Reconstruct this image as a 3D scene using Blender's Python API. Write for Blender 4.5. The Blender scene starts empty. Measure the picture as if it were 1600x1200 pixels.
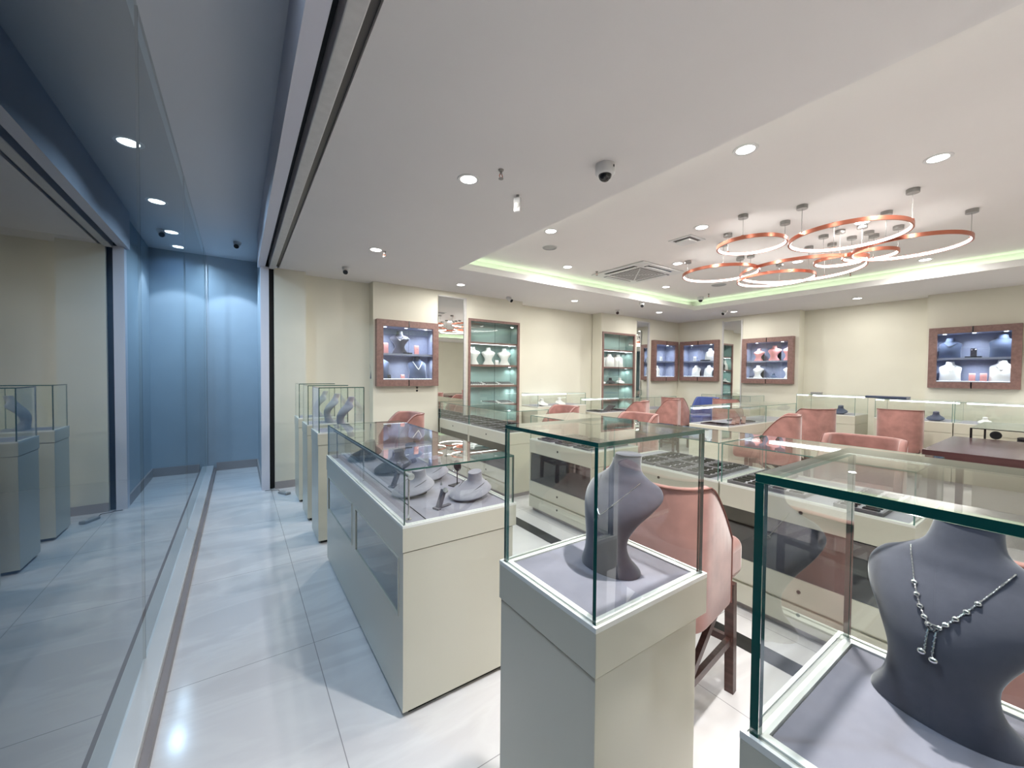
import bpy, bmesh, math, random
from mathutils import Vector, Matrix
from mathutils.bvhtree import BVHTree
random.seed(7)
PI = math.pi
S = bpy.context.scene
C = S.collection

# ------------------------------------------------------------------ camera, world, exposure
cam = bpy.data.cameras.new('camera'); cam_o = bpy.data.objects.new('camera', cam); C.objects.link(cam_o)
cam.sensor_width = 36.0; cam.lens = 620.8 / 1600 * 36.0; cam.clip_start = 0.02; cam.clip_end = 60
yw, pt, rl = math.radians(34.554), math.radians(-1.361), math.radians(0.506)
fw = Vector((math.sin(yw)*math.cos(pt), math.cos(yw)*math.cos(pt), math.sin(pt)))
rt = Vector((math.cos(yw), -math.sin(yw), 0)); up = rt.cross(fw)
R_ = math.cos(rl)*rt + math.sin(rl)*up; U_ = -math.sin(rl)*rt + math.cos(rl)*up
M4 = Matrix((R_, U_, -fw)).transposed().to_4x4(); M4.translation = Vector((0, 0, 1.6))
cam_o.matrix_world = M4
S.camera = cam_o
w = bpy.data.worlds.new('world'); S.world = w; w.use_nodes = True
w.node_tree.nodes['Background'].inputs[0].default_value = (.55, .6, .7, 1)
w.node_tree.nodes['Background'].inputs[1].default_value = 0.3
S.view_settings.view_transform = 'Standard'; S.view_settings.look = 'None'
S.view_settings.gamma = 1; S.view_settings.exposure = 0.15
S.cycles.max_bounces = 14; S.cycles.transparent_max_bounces = 32; S.cycles.diffuse_bounces = 6
S.cycles.glossy_bounces = 6; S.cycles.sample_clamp_indirect = 6
S.cycles.caustics_reflective = False; S.cycles.caustics_refractive = False
S.cycles.use_denoising = True

def area(name, loc, size, power, col=(1, 1, 1), spread=150, rot=(0, 0, 0), shape='DISK', sy=None, parent=None):
    l = bpy.data.lights.new(name, 'AREA'); l.shape = shape; l.size = size
    if sy: l.size_y = sy
    l.energy = power; l.color = col; l.spread = math.radians(spread)
    o = bpy.data.objects.new(name, l); C.objects.link(o); o.location = loc; o.rotation_euler = rot
    if parent: o.parent = parent
    return o
WARM = (1.0, .975, .93); COOL = (.66, .82, 1.0); SHOW = (.80, .88, 1.0)
LOW, REC, COR = 3.02, 3.22, 3.45

# ------------------------------------------------------------------ materials
MAT = {}
def nodes(name):
    m = bpy.data.materials.new(name); m.use_nodes = True; MAT[name] = m
    return m, m.node_tree.nodes, m.node_tree.links, m.node_tree.nodes['Principled BSDF']
def pm(name, col, rough=.5, metal=0, noise=0, scale=8, bump=0, sheen=0, spec=.5, coat=0, emit=None, es=0):
    m, n, l, b = nodes(name)
    b.inputs['Base Color'].default_value = (*col, 1); b.inputs['Roughness'].default_value = rough
    b.inputs['Metallic'].default_value = metal; b.inputs['Specular IOR Level'].default_value = spec
    b.inputs['Coat Weight'].default_value = coat; b.inputs['Coat Roughness'].default_value = .08
    if sheen: b.inputs['Sheen Weight'].default_value = sheen; b.inputs['Sheen Roughness'].default_value = .4
    if emit: b.inputs['Emission Color'].default_value = (*emit, 1); b.inputs['Emission Strength'].default_value = es
    if noise or bump:
        tc = n.new('ShaderNodeTexCoord'); t = n.new('ShaderNodeTexNoise'); t.inputs['Scale'].default_value = scale
        t.inputs['Detail'].default_value = 5; l.new(tc.outputs['Object'], t.inputs['Vector'])
        if noise:
            r = n.new('ShaderNodeValToRGB'); l.new(t.outputs['Fac'], r.inputs['Fac'])
            r.color_ramp.elements[0].position = .3; r.color_ramp.elements[1].position = .7
            r.color_ramp.elements[0].color = (*[c*(1-noise) for c in col], 1)
            r.color_ramp.elements[1].color = (*[min(1, c*(1+noise)) for c in col], 1)
            l.new(r.outputs['Color'], b.inputs['Base Color'])
        if bump:
            bp = n.new('ShaderNodeBump'); bp.inputs['Strength'].default_value = bump; bp.inputs['Distance'].default_value = .01
            l.new(t.outputs['Fac'], bp.inputs['Height']); l.new(bp.outputs['Normal'], b.inputs['Normal'])
    return m
def glass(name, tint=(.982, .995, .988), ior=1.5, mult=2.0, rough=0.0):
    # thin clear pane: mirror reflection by angle plus straight transmission
    m = bpy.data.materials.new(name); m.use_nodes = True; MAT[name] = m
    n, l = m.node_tree.nodes, m.node_tree.links; n.clear()
    out = n.new('ShaderNodeOutputMaterial'); mx = n.new('ShaderNodeMixShader')
    tr = n.new('ShaderNodeBsdfTransparent'); tr.inputs[0].default_value = (*tint, 1)
    gl = n.new('ShaderNodeBsdfGlossy'); gl.inputs['Roughness'].default_value = rough; gl.inputs['Color'].default_value = (.97, 1, .99, 1)
    fr = n.new('ShaderNodeFresnel'); fr.inputs['IOR'].default_value = ior
    ge = n.new('ShaderNodeNewGeometry'); inv = n.new('ShaderNodeMath'); inv.operation = 'SUBTRACT'; inv.inputs[0].default_value = 1
    l.new(ge.outputs['Backfacing'], inv.inputs[1])
    a1 = n.new('ShaderNodeMath'); a1.operation = 'ADD'; a1.inputs[1].default_value = 1      # both faces of the pane: 2F / (1 + F)
    mu = n.new('ShaderNodeMath'); mu.operation = 'DIVIDE'; d2 = n.new('ShaderNodeMath'); d2.operation = 'MULTIPLY'; d2.inputs[1].default_value = mult
    m2 = n.new('ShaderNodeMath'); m2.operation = 'MULTIPLY'
    l.new(fr.outputs[0], a1.inputs[0]); l.new(fr.outputs[0], d2.inputs[0]); l.new(d2.outputs[0], mu.inputs[0]); l.new(a1.outputs[0], mu.inputs[1]); l.new(mu.outputs[0], m2.inputs[0]); l.new(inv.outputs[0], m2.inputs[1])
    l.new(m2.outputs[0], mx.inputs[0]); l.new(tr.outputs[0], mx.inputs[1]); l.new(gl.outputs[0], mx.inputs[2])
    l.new(mx.outputs[0], out.inputs[0]); return m
def emi(name, col, s):
    m = bpy.data.materials.new(name); m.use_nodes = True; MAT[name] = m
    n, l = m.node_tree.nodes, m.node_tree.links; n.clear()
    out = n.new('ShaderNodeOutputMaterial'); e = n.new('ShaderNodeEmission')
    e.inputs[0].default_value = (*col, 1); e.inputs[1].default_value = s; l.new(e.outputs[0], out.inputs[0]); return m
def wood(name, c1, c2, scale=3, rough=.35):
    m, n, l, b = nodes(name); b.inputs['Roughness'].default_value = rough
    tc = n.new('ShaderNodeTexCoord'); mp = n.new('ShaderNodeMapping'); mp.inputs['Scale'].default_value = (scale, scale*.12, scale)
    t = n.new('ShaderNodeTexNoise'); t.inputs['Scale'].default_value = 9; t.inputs['Detail'].default_value = 8
    r = n.new('ShaderNodeValToRGB'); r.color_ramp.elements[0].color = (*c1, 1); r.color_ramp.elements[1].color = (*c2, 1)
    r.color_ramp.elements[0].position = .35; r.color_ramp.elements[1].position = .7
    l.new(tc.outputs['Object'], mp.inputs[0]); l.new(mp.outputs[0], t.inputs[0]); l.new(t.outputs['Fac'], r.inputs[0])
    l.new(r.outputs[0], b.inputs['Base Color']); return m
def marble():
    m, n, l, b = nodes('floor marble')
    tc = n.new('ShaderNodeTexCoord')
    br = n.new('ShaderNodeTexBrick'); br.offset = 0; br.inputs['Scale'].default_value = 1
    mp = n.new('ShaderNodeMapping'); mp.inputs['Location'].default_value = (-.36, -.17, 0)
    br.inputs['Brick Width'].default_value = .8; br.inputs['Row Height'].default_value = 1.2
    br.inputs['Mortar Size'].default_value = .0022; br.inputs['Mortar Smooth'].default_value = .2
    l.new(tc.outputs['Object'], mp.inputs[0]); l.new(mp.outputs[0], br.inputs['Vector'])
    n1 = n.new('ShaderNodeTexNoise'); n1.inputs['Scale'].default_value = .8; n1.inputs['Detail'].default_value = 8; n1.inputs['Distortion'].default_value = 1.6
    m1 = n.new('ShaderNodeMapping'); m1.inputs['Rotation'].default_value = (0, 0, .5); m1.inputs['Scale'].default_value = (.7, 2.6, 1)
    l.new(tc.outputs['Object'], m1.inputs[0]); l.new(m1.outputs[0], n1.inputs[0])
    r = n.new('ShaderNodeValToRGB'); e = r.color_ramp.elements
    e[0].position = .42; e[0].color = (.665, .65, .66, 1); e[1].position = .50; e[1].color = (.74, .73, .735, 1)
    x = e.new(.56); x.color = (.705, .69, .70, 1); y = e.new(.7); y.color = (.75, .74, .745, 1)
    l.new(n1.outputs['Fac'], r.inputs[0])
    mx = n.new('ShaderNodeMixRGB'); mx.inputs[2].default_value = (.33, .32, .33, 1)
    l.new(br.outputs['Fac'], mx.inputs[0]); l.new(r.outputs[0], mx.inputs[1]); l.new(mx.outputs[0], b.inputs['Base Color'])
    b.inputs['Roughness'].default_value = .13; b.inputs['Specular IOR Level'].default_value = .5
    return m
marble()
pm('cream wall', (.72, .70, .60), .85, noise=.02, scale=2)
pm('ceiling paint', (.76, .735, .72), .9, noise=.015, scale=1.5)
pm('corridor ceiling', (.80, .81, .84), .8)
pm('blue paint', (.42, .50, .57), .75, noise=.04, scale=2)
pm('lavender trim', (.68, .68, .76), .5)
pm('grey skirting', (.36, .33, .33), .5)
pm('outside wall', (.035, .065, .11), .7, noise=.1, scale=3)
pm('outside paving', (.035, .045, .065), .35, noise=.15, scale=3)
pm('sill stone', (.62, .64, .66), .3, noise=.03, scale=4)
pm('sill groove', (.24, .21, .21), .4)
pm('black gap', (.006, .006, .007), .6)
pm('white bar', (.60, .59, .58), .5, noise=.05, scale=20)
pm('dark rail', (.10, .09, .085), .4, metal=.4)
pm('cream laminate', (.60, .585, .49), .32, coat=.25)
pm('cabinet seam', (.16, .15, .13), .6)
pm('bright rim', (.86, .87, .83), .25, coat=.4)
pm('rim channel', (.42, .43, .40), .35, metal=.3)
pm('grey suede', (.27, .26, .32), .95, noise=.10, scale=14, sheen=.5, bump=.05)
pm('bust suede', (.088, .088, .118), .95, noise=.06, scale=60, sheen=.6, bump=.04)
pm('pale bust suede', (.33, .32, .37), .95, noise=.05, scale=50, sheen=.4)
pm('black velvet', (.012, .014, .02), .8, sheen=.3)
pm('navy velvet', (.05, .07, .13), .8, sheen=.5)
pm('dark slot', (.004, .004, .005), .9, spec=.1)
pm('tray leather', (.13, .12, .145), .7)
pm('tray lining', (.34, .33, .37), .9)
pm('white leather', (.80, .81, .80), .45)
pm('rose leather', (.72, .33, .32), .5)
pm('cabinet interior', (.18, .165, .16), .6)
pm('interior floor', (.16, .15, .165), .8, noise=.1, scale=8)
pm('pink velvet', (.36, .175, .152), .8, noise=.2, scale=9, sheen=.7, bump=.06)
pm('pink piping', (.20, .075, .06), .7)
pm('blue velvet', (.06, .10, .32), .8, sheen=.6)
wood('walnut leg', (.055, .026, .022), (.10, .05, .042), 6)
wood('brown frame', (.20, .115, .10), (.27, .16, .14), 3)
wood('table wood', (.055, .024, .026), (.08, .036, .037), 2, .25)
pm('showcase lining', (.31, .34, .46), .85, noise=.06, scale=30)
pm('teal lining', (.27, .39, .38), .6)
pm('copper', (.50, .17, .11), .3, metal=.75)
pm('silver', (.80, .80, .82), .12, metal=1)
pm('chrome', (.75, .76, .78), .08, metal=1)
pm('grey metal', (.30, .29, .28), .4, metal=.5)
pm('lock metal', (.10, .095, .09), .3, metal=.8)
pm('white plastic', (.66, .66, .66), .4)
pm('grey plastic', (.33, .33, .33), .45)
pm('black plastic', (.012, .012, .014), .15)
pm('grille', (.13, .12, .12), .6)
pm('glass edge', (.006, .085, .07), .08, spec=.8, coat=.8)
pm('pale glass edge', (.08, .22, .19), .1, spec=.8, coat=.6)
pm('mirror', (.86, .88, .86), .01, metal=1)
pm('pearl', (.85, .85, .83), .2, coat=.5)
glass('clear glass'); glass('storefront glass', (.80, .88, .92), 1.5, 1.9)
glass('smoked glass', (.62, .60, .60), 1.5, 2.0)
emi('downlight glow', (1, .97, .93), 14); emi('outside glow', (.8, .92, 1), 14)
emi('ring glow', (1, .97, .93), 6.5); emi('strip glow', (.93, .97, 1), 5); emi('cove glow', (.72, 1.0, .62), 5)
emi('spot glow', (.85, .92, 1), 12)

# ------------------------------------------------------------------ mesh helpers
class MB:
    def __init__(s): s.v = []; s.f = []; s.m = []
    def q(s, pts, mi=0):
        i = len(s.v); s.v += [tuple(p) for p in pts]; s.f.append(tuple(range(i, i+len(pts)))); s.m.append(mi); return s
    def box(s, a, b, mi=0, faces=None, T=None):
        x0, y0, z0 = a; x1, y1, z1 = b
        if x1 < x0: x0, x1 = x1, x0
        if y1 < y0: y0, y1 = y1, y0
        if z1 < z0: z0, z1 = z1, z0
        P = [Vector(p) for p in ((x0,y0,z0),(x1,y0,z0),(x1,y1,z0),(x0,y1,z0),(x0,y0,z1),(x1,y0,z1),(x1,y1,z1),(x0,y1,z1))]
        if T: P = [T @ p for p in P]
        i = len(s.v); s.v += [tuple(p) for p in P]
        F = dict(b=(0,3,2,1), t=(4,5,6,7), s=(0,1,5,4), e=(1,2,6,5), n=(2,3,7,6), w=(3,0,4,7))
        for k, f in F.items():
            s.f.append(tuple(i+j for j in f)); s.m.append(mi if not faces else faces.get(k, mi))
        return s
    def cyl(s, a, b, r, n=16, r2=None, mi=0, caps=True):
        a = Vector(a); b = Vector(b); d = (b-a).normalized(); r2 = r if r2 is None else r2
        u = d.orthogonal().normalized(); v = d.cross(u); i = len(s.v)
        for k in range(n):
            t = 2*PI*k/n; o = u*math.cos(t)+v*math.sin(t); s.v.append(tuple(a+o*r)); s.v.append(tuple(b+o*r2))
        for k in range(n):
            j = (k+1) % n; s.f.append((i+2*k, i+2*j, i+2*j+1, i+2*k+1)); s.m.append(mi)
        if caps:
            s.f.append(tuple(i+2*k for k in reversed(range(n)))); s.m.append(mi)
            s.f.append(tuple(i+2*k+1 for k in range(n))); s.m.append(mi)
        return s
    def grid(s, rows, closed_u=True, cap0=False, cap1=False, mi=0):
        n = len(rows[0]); i = len(s.v)
        for r in rows: s.v += [tuple(p) for p in r]
        for a in range(len(rows)-1):
            for k in range(n if closed_u else n-1):
                j = (k+1) % n
                s.f.append((i+a*n+k, i+a*n+j, i+(a+1)*n+j, i+(a+1)*n+k)); s.m.append(mi)
        if cap0: s.f.append(tuple(i+k for k in reversed(range(n)))); s.m.append(mi)
        if cap1: s.f.append(tuple(i+(len(rows)-1)*n+k for k in range(n))); s.m.append(mi)
        return s
    def tube(s, pts, r, n=8, closed=False, mi=0):
        pts = [Vector(p) for p in pts]; rows = []; N = len(pts); u = None
        for k, p in enumerate(pts):
            if closed: d = pts[(k+1) % N]-pts[k-1]
            else: d = pts[min(k+1, N-1)]-pts[max(k-1, 0)]
            d.normalize()
            u = (d.orthogonal() if u is None else u - d*u.dot(d)).normalized(); v = d.cross(u)
            rows.append([p+(u*math.cos(2*PI*j/n)+v*math.sin(2*PI*j/n))*r for j in range(n)])
        if closed: rows.append(rows[0])
        return s.grid(rows, True, not closed, not closed, mi)
    def sph(s, c, r, n=10, m=6, sc=(1, 1, 1), mi=0):
        c = Vector(c); rows = []
        for a in range(m+1):
            th = PI*a/m; rr = max(math.sin(th), .001)
            rows.append([c+Vector((sc[0]*r*rr*math.cos(2*PI*k/n), sc[1]*r*rr*math.sin(2*PI*k/n), -sc[2]*r*math.cos(th))) for k in range(n)])
        return s.grid(rows, True, False, False, mi)
    def lathe(s, prof, c=(0, 0, 0), n=24, mi=0):
        rows = [[(c[0]+r*math.cos(2*PI*k/n), c[1]+r*math.sin(2*PI*k/n), c[2]+z) for k in range(n)] for r, z in prof]
        return s.grid(rows, True, True, True, mi)
    def build(s, name, mats, parent=None, smooth=False, bevel=0, seg=2, loc=None, rot=None, sub=0):
        me = bpy.data.meshes.new(name); me.from_pydata(s.v, [], s.f); me.update()
        if isinstance(mats, str): mats = [mats]
        for m in mats: me.materials.append(MAT[m])
        for p, mi in zip(me.polygons, s.m): p.material_index = mi; p.use_smooth = smooth
        bm = bmesh.new(); bm.from_mesh(me); bmesh.ops.recalc_face_normals(bm, faces=bm.faces); bm.to_mesh(me); bm.free()
        if smooth:
            try: me.set_sharp_from_angle(angle=math.radians(50))
            except Exception: pass
        o = bpy.data.objects.new(name, me); C.objects.link(o)
        if parent: o.parent = parent
        if loc: o.location = loc
        if rot: o.rotation_euler = rot
        if bevel:
            b = o.modifiers.new('bevel', 'BEVEL'); b.width = bevel; b.segments = seg; b.limit_method = 'ANGLE'; b.angle_limit = math.radians(40)
        if sub: sm = o.modifiers.new('sub', 'SUBSURF'); sm.levels = sub; sm.render_levels = sub
        return o
def tag(o, label=None, cat=None, group=None, kind=None):
    if label: o['label'] = label
    if cat: o['category'] = cat
    if group: o['group'] = group
    if kind: o['kind'] = kind
    return o
def thing(name, label, cat, loc=(0, 0, 0), rz=0, group=None, scale=1):
    o = bpy.data.objects.new(name, None); C.objects.link(o); o.location = loc; o.rotation_euler = (0, 0, rz)
    o.empty_display_size = .05; o.scale = (scale,)*3
    return tag(o, label, cat, group)
def dup(root, loc, rz=0, label=None, group=None, scale=None, rot=None):
    r = root.copy(); C.objects.link(r); r.location = loc; r.rotation_euler = rot if rot else (0, 0, rz)
    if scale: r.scale = (scale,)*3 if not isinstance(scale, tuple) else scale
    if label: r['label'] = label
    if group: r['group'] = group
    for ch in list(root.children):
        c = ch.copy(); C.objects.link(c); c.parent = r
        for g in list(ch.children):
            d = g.copy(); C.objects.link(d); d.parent = c
    return r
def struct(name, mb, mats, label=None, **k):
    o = mb.build(name, mats, **k); o['kind'] = 'structure'
    o['label'] = label or name.replace('_', ' '); return o
ORD = ['nearest', 'second', 'third', 'fourth', 'fifth', 'sixth', 'seventh', 'eighth', 'ninth', 'tenth']

# ------------------------------------------------------------------ setting
BW, RW = 6.3, 9.75
mb = MB(); mb.box((-.416, -3.6, -.1), (10.6, 8.3, 0)); struct('floor', mb, 'floor marble', 'pale veined marble floor tiles with thin grout lines')
mb = MB(); mb.box((-3.4, -3.6, -.1), (-.416, 8.3, 0)); struct('floor_outside', mb, 'outside paving', 'dark paving beyond the storefront glass')
# low ceiling with the rectangular recess cut out
RX0, RX1, RY0, RY1 = 2.45, 8.1, -2.4, 4.85
mb = MB()
for a, b in (((.465, -3.6), (RX0, 6.75)), ((RX1, -3.6), (10.4, 6.75)), ((RX0, RY1), (RX1, 6.75)), ((RX0, -3.6), (RX1, RY0))):
    mb.box((a[0], a[1], LOW), (b[0], b[1], LOW+.09))
pm('ceiling paint shaded', (.72, .705, .70), .9, noise=.015, scale=1.5)  # same ceiling white, toned darker to paint in the light step at the recess
struct('ceiling_low', mb, 'ceiling paint shaded', 'white lower ceiling around the lit recess')
P = .16
mb = MB(); mb.box((RX0-P-.02, RY0-P-.02, REC), (RX1+P+.02, RY1+P+.02, REC+.08))
mb.box((RX0-P-.02, RY0-P, LOW+.09), (RX0-P, RY1+P, REC)); mb.box((RX1+P, RY0-P, LOW+.09), (RX1+P+.02, RY1+P, REC))
mb.box((RX0-P, RY0-P-.02, LOW+.09), (RX1+P, RY0-P, REC)); mb.box((RX0-P, RY1+P, LOW+.09), (RX1+P, RY1+P+.02, REC))
struct('ceiling_recess', mb, 'ceiling paint', 'raised white ceiling field above the ring lights')
mb = MB(); t0, t1 = .07, .10; zz = LOW+.09
mb.box((RX0-t1, RY0, zz+.002), (RX0-t0, RY1, zz+.012)); mb.box((RX1+t0, RY0, zz+.002), (RX1+t1, RY1, zz+.012))
mb.box((RX0, RY1+t0, zz+.002), (RX1, RY1+t1, zz+.012)); mb.box((RX0, RY0-t1, zz+.002), (RX1, RY0-t0, zz+.012))
tag(mb.build('cove_light_strip', 'cove glow'), 'pale green glowing light strip hidden along the edge of the ceiling recess', 'light strip')
# corridor beside the shop glass
mb = MB(); mb.box((-.45, -3.6, COR), (.36, 8.2, COR+.1)); struct('ceiling_corridor', mb, 'corridor ceiling', 'high bluish ceiling over the window display aisle')
mb = MB(); mb.box((-3.4, -3.6, COR), (-.45, 8.2, COR+.1)); struct('ceiling_outside', mb, 'outside wall', 'dark ceiling outside the storefront')
mb = MB(); mb.box((-3.5, -3.6, 0), (-3.4, 8.2, COR)); struct('wall_outside', mb, 'outside wall', 'dark blue wall beyond the storefront glass')
mb = MB(); mb.box((-3.4, 8.0, 0), (-.43, 8.15, COR)); struct('wall_outside_end', mb, 'outside wall', 'dark end wall beyond the storefront glass')
mb = MB(); mb.box((-.43, 8.0, 0), (.40, 8.15, COR)); struct('wall_corridor_end', mb, 'blue paint', 'blue end wall of the window display aisle')
mb = MB(); mb.box((.27, 6.42, 0), (.40, 8.0, COR)); struct('wall_corridor_side', mb, 'blue paint', 'blue side wall behind the shutter jamb')
mb = MB(); mb.box((-.30, 7.975, 0), (.27, 8.0, .13)); mb.box((.25, 6.42, 0), (.27, 7.975, .13)); struct('baseboard_corridor', mb, 'grey skirting', 'grey skirting under the blue end wall')
mb = MB(); mb.box((.22, -3.6, LOW), (.305, 6.42, COR)); struct('trim_1', mb, 'lavender trim', 'pale lavender bulkhead edge of the shutter housing')
mb = MB(); mb.box((.305, -3.6, LOW+.10), (.465, 6.42, LOW+.16)); mb.box((.305, 6.33, LOW), (.345, 6.42, LOW+.1)); struct('trim_2', mb, 'black gap', 'black shutter slot in the ceiling')
mb = MB(); mb.box((.345, -3.6, LOW-.02), (.42, 6.32, LOW+.10)); struct('trim_3', mb, 'white bar', 'scuffed white shutter bottom bar in the ceiling slot', bevel=.006)
mb = MB(); mb.box((.424, -3.6, LOW+.02), (.463, 6.3, LOW+.10)); struct('trim_4', mb, 'dark rail', 'dark metal rail beside the shutter slot')
mb = MB(); mb.box((.25, BW, 0), (.345, BW+.12, LOW)); struct('trim_5', mb, 'lavender trim', 'pale lavender shutter guide jamb')
mb = MB(); mb.box((.345, BW+.06, 0), (.405, BW+.12, LOW)); struct('trim_6', mb, 'black gap', 'black vertical shutter guide groove')
# storefront sill and glass
mb = MB(); mb.box((-.422, -3.6, 0), (-.335, 7.99, .09)); struct('trim_sill', mb, 'sill stone', 'pale stone sill under the storefront glass', bevel=.004)
mb = MB(); mb.box((-.335, -3.6, 0), (-.305, 7.975, .05)); struct('trim_sill_groove', mb, 'sill groove', 'grey brown channel along the sill')
py = [-3.6, .25, 2.78, 4.9, 7.5, 7.98]
for i in range(5):
    g = MB(); g.box((-.422, py[i]+.002, .085), (-.410, py[i+1]-.002, COR), 1, {'e': 0, 'w': 0})
    struct('window_%d' % (i+1), g, ['storefront glass', 'black plastic'], 'tall frameless storefront glass pane number %d from the camera' % (i+1))

def wall_holes(plane, c0, c1, a0, a1, z0, z1, holes):
    # slab with rectangular openings; plane 'Y' (runs along X) or 'X' (runs along Y)
    xs = sorted({a0, a1, *[h[0] for h in holes], *[h[1] for h in holes]}); zs = sorted({z0, z1, *[h[2] for h in holes], *[h[3] for h in holes]})
    m = MB()
    for i in range(len(xs)-1):
        for j in range(len(zs)-1):
            cx, cz = (xs[i]+xs[i+1])/2, (zs[j]+zs[j+1])/2
            if any(h[0] < cx < h[1] and h[2] < cz < h[3] for h in holes): continue
            if plane == 'Y': m.box((xs[i], c0, zs[j]), (xs[i+1], c1, zs[j+1]))
            else: m.box((c0, xs[i], zs[j]), (c1, xs[i+1], zs[j+1]))
    return m
SC1 = (1.75, 2.77, 1.40, 2.44); CB1 = (3.38, 4.50, .30, 2.60); CB2 = (6.82, 7.96, .30, 2.60)
SC2 = (8.60, 9.62, 1.47, 2.50)                                      # x0,x1,z0,z1 on the back wall
SC3 = (5.16, 6.18, 1.48, 2.50); SC4 = (3.56, 4.60, 1.45, 2.47); SC5 = (.58, 1.56, 1.44, 2.44)     # y0,y1,z0,z1 on the right wall
m = wall_holes('Y', BW, 6.58, 1.72, 4.57, 0, LOW, [(SC1[0]+.03, SC1[1]-.03, SC1[2]+.03, SC1[3]-.03), (CB1[0]+.02, CB1[1]-.02, CB1[2], CB1[3]-.02)])
struct('wall_back', m, 'cream wall', 'cream projecting back wall with the recessed cases')
m = wall_holes('Y', BW, 6.58, 6.79, 9.75, 0, LOW, [(CB2[0]+.02, CB2[1]-.02, CB2[2], CB2[3]-.02), (SC2[0]+.03, SC2[1]-.03, SC2[2]+.03, SC2[3]-.03)])
struct('wall_back_right', m, 'cream wall', 'cream projecting back wall beside the far corner')
mb = MB(); mb.box((.40, 6.60, 0), (10.4, 6.75, LOW)); mb.box((.40, 6.50, 0), (1.72, 6.60, LOW)); struct('wall_back_recess', mb, 'cream wall', 'cream recessed back wall')
mb = MB(); mb.box((.405, BW, 0), (.79, 6.5, LOW)); struct('wall_pier', mb, 'cream wall', 'cream pier beside the shutter guide')
mb = MB(); mb.box((.405, BW-.012, 0), (.80, BW, .10)); struct('baseboard_back', mb, 'grey skirting', 'grey skirting on the pier')
mb = MB(); mb.box((.80, 6.488, 0), (1.72, 6.5, .10)); mb.box((1.72, BW-.012, 0), (2.78, BW, .10)); struct('baseboard_back_long', mb, 'grey skirting', 'grey skirting along the back wall')
m = wall_holes('X', RW, 10.03, 3.49, 6.3, 0, LOW, [(SC3[0]+.03, SC3[1]-.03, SC3[2]+.03, SC3[3]-.03), (SC4[0]+.03, SC4[1]-.03, SC4[2]+.03, SC4[3]-.03)])
struct('wall_right', m, 'cream wall', 'cream projecting right wall with two wall cases')
m = wall_holes('X', RW, 10.03, -3.6, 1.60, 0, LOW, [(SC5[0]+.03, SC5[1]-.03, SC5[2]+.03, SC5[3]-.03)])
struct('wall_right_near', m, 'cream wall', 'cream projecting right wall with the large wall case')
mb = MB(); mb.box((10.03, -3.6, 0), (10.15, 6.6, LOW)); struct('wall_right_recess', mb, 'cream wall', 'cream recessed right wall')
mb = MB(); mb.box((-3.4, -3.7, 0), (10.15, -3.6, COR+.1)); struct('wall_front', mb, 'cream wall', 'cream wall behind the viewer')

# mirrors
def mirror(name, a, b, ax, lab):
    t = thing(name, lab, 'mirror', (a[0], a[1], 0)); d = .012
    g = MB()
    if ax == 'Y': g.box((0, -d, .12), (b[0]-a[0], 0, 2.92))
    else: g.box((-d, 0, .12), (0, b[1]-a[1], 2.92))
    g.build('mirror_glass', 'mirror', t)
    f = MB(); e = .045
    if ax == 'Y': f.box((b[0]-a[0]-e, -.03, .10), (b[0]-a[0], -d, 2.94)); f.box((0, -.018, 2.92), (b[0]-a[0], 0, 2.94))
    else: f.box((-.03, 0, .10), (-d, e*.6, 2.94)); f.box((-.03, b[1]-a[1]-e*.6, .10), (-d, b[1]-a[1], 2.94))
    f.build('side_trim', 'white bar', t)
mirror('wall_mirror', (2.80, BW), (3.33, BW), 'Y', 'tall narrow wall mirror left of the nearest tall teal display cabinet')
mirror('wall_mirror', (8.02, BW), (8.50, BW), 'Y', 'tall narrow mirror left of the corner wall case on the back wall')
mirror('wall_mirror', (RW, 4.63), (RW, 5.10), 'X', 'tall mirror between the two wall cases on the right wall')

# ------------------------------------------------------------------ ceiling fittings
dl = thing('downlight', 'x', 'downlight', (0, 0, 0))
g = MB(); g.grid([[(r*math.cos(2*PI*k/28), r*math.sin(2*PI*k/28), z) for k in range(28)] for r, z in [(.047, -.0005), (.047, -.004), (.062, -.006), (.066, 0)]]); g.build('bezel', 'white plastic', dl, smooth=True)
g = MB(); g.lathe([(.001, -.0035), (.0465, -.0035), (.0465, -.001), (.001, -.001)], n=28); g.build('lens', 'downlight glow', dl)
def downlight(x, y, z, label, power=14, col=WARM, first=[True], group=None, s=1.25, spread=180, soff=0):
    if first[0]: o = dl; first[0] = False; o.location = (x, y, z); o['label'] = label; o.scale = (s, s, 1)
    else: o = dup(dl, (x, y, z), 0, label, group, (s, s, 1))
    if group: o['group'] = group
    area('downlight_or_fill', (x, y, z-.012), .09, power, col, spread)
    return o
LD = [(1.39, 2.60, 'on the low ceiling left of the sprinkler and motion sensor'), (1.31, 4.68, 'on the low ceiling nearest the shutter slot, by a small sprinkler'),
      (2.92, 5.70, 'on the low ceiling above the nearest tall teal cabinet'), (5.30, 5.61, 'on the low ceiling in front of the wall niche'),
      (7.76, 5.49, 'on the low ceiling above the corner wall case of the back wall'), (8.95, 4.45, 'on the low ceiling in front of the right wall mirror'),
      (9.14, 2.39, 'on the low ceiling over the recessed right wall')]
for x, y, s in LD: downlight(x, y, LOW, 'round white downlight ' + s, 15)
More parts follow.
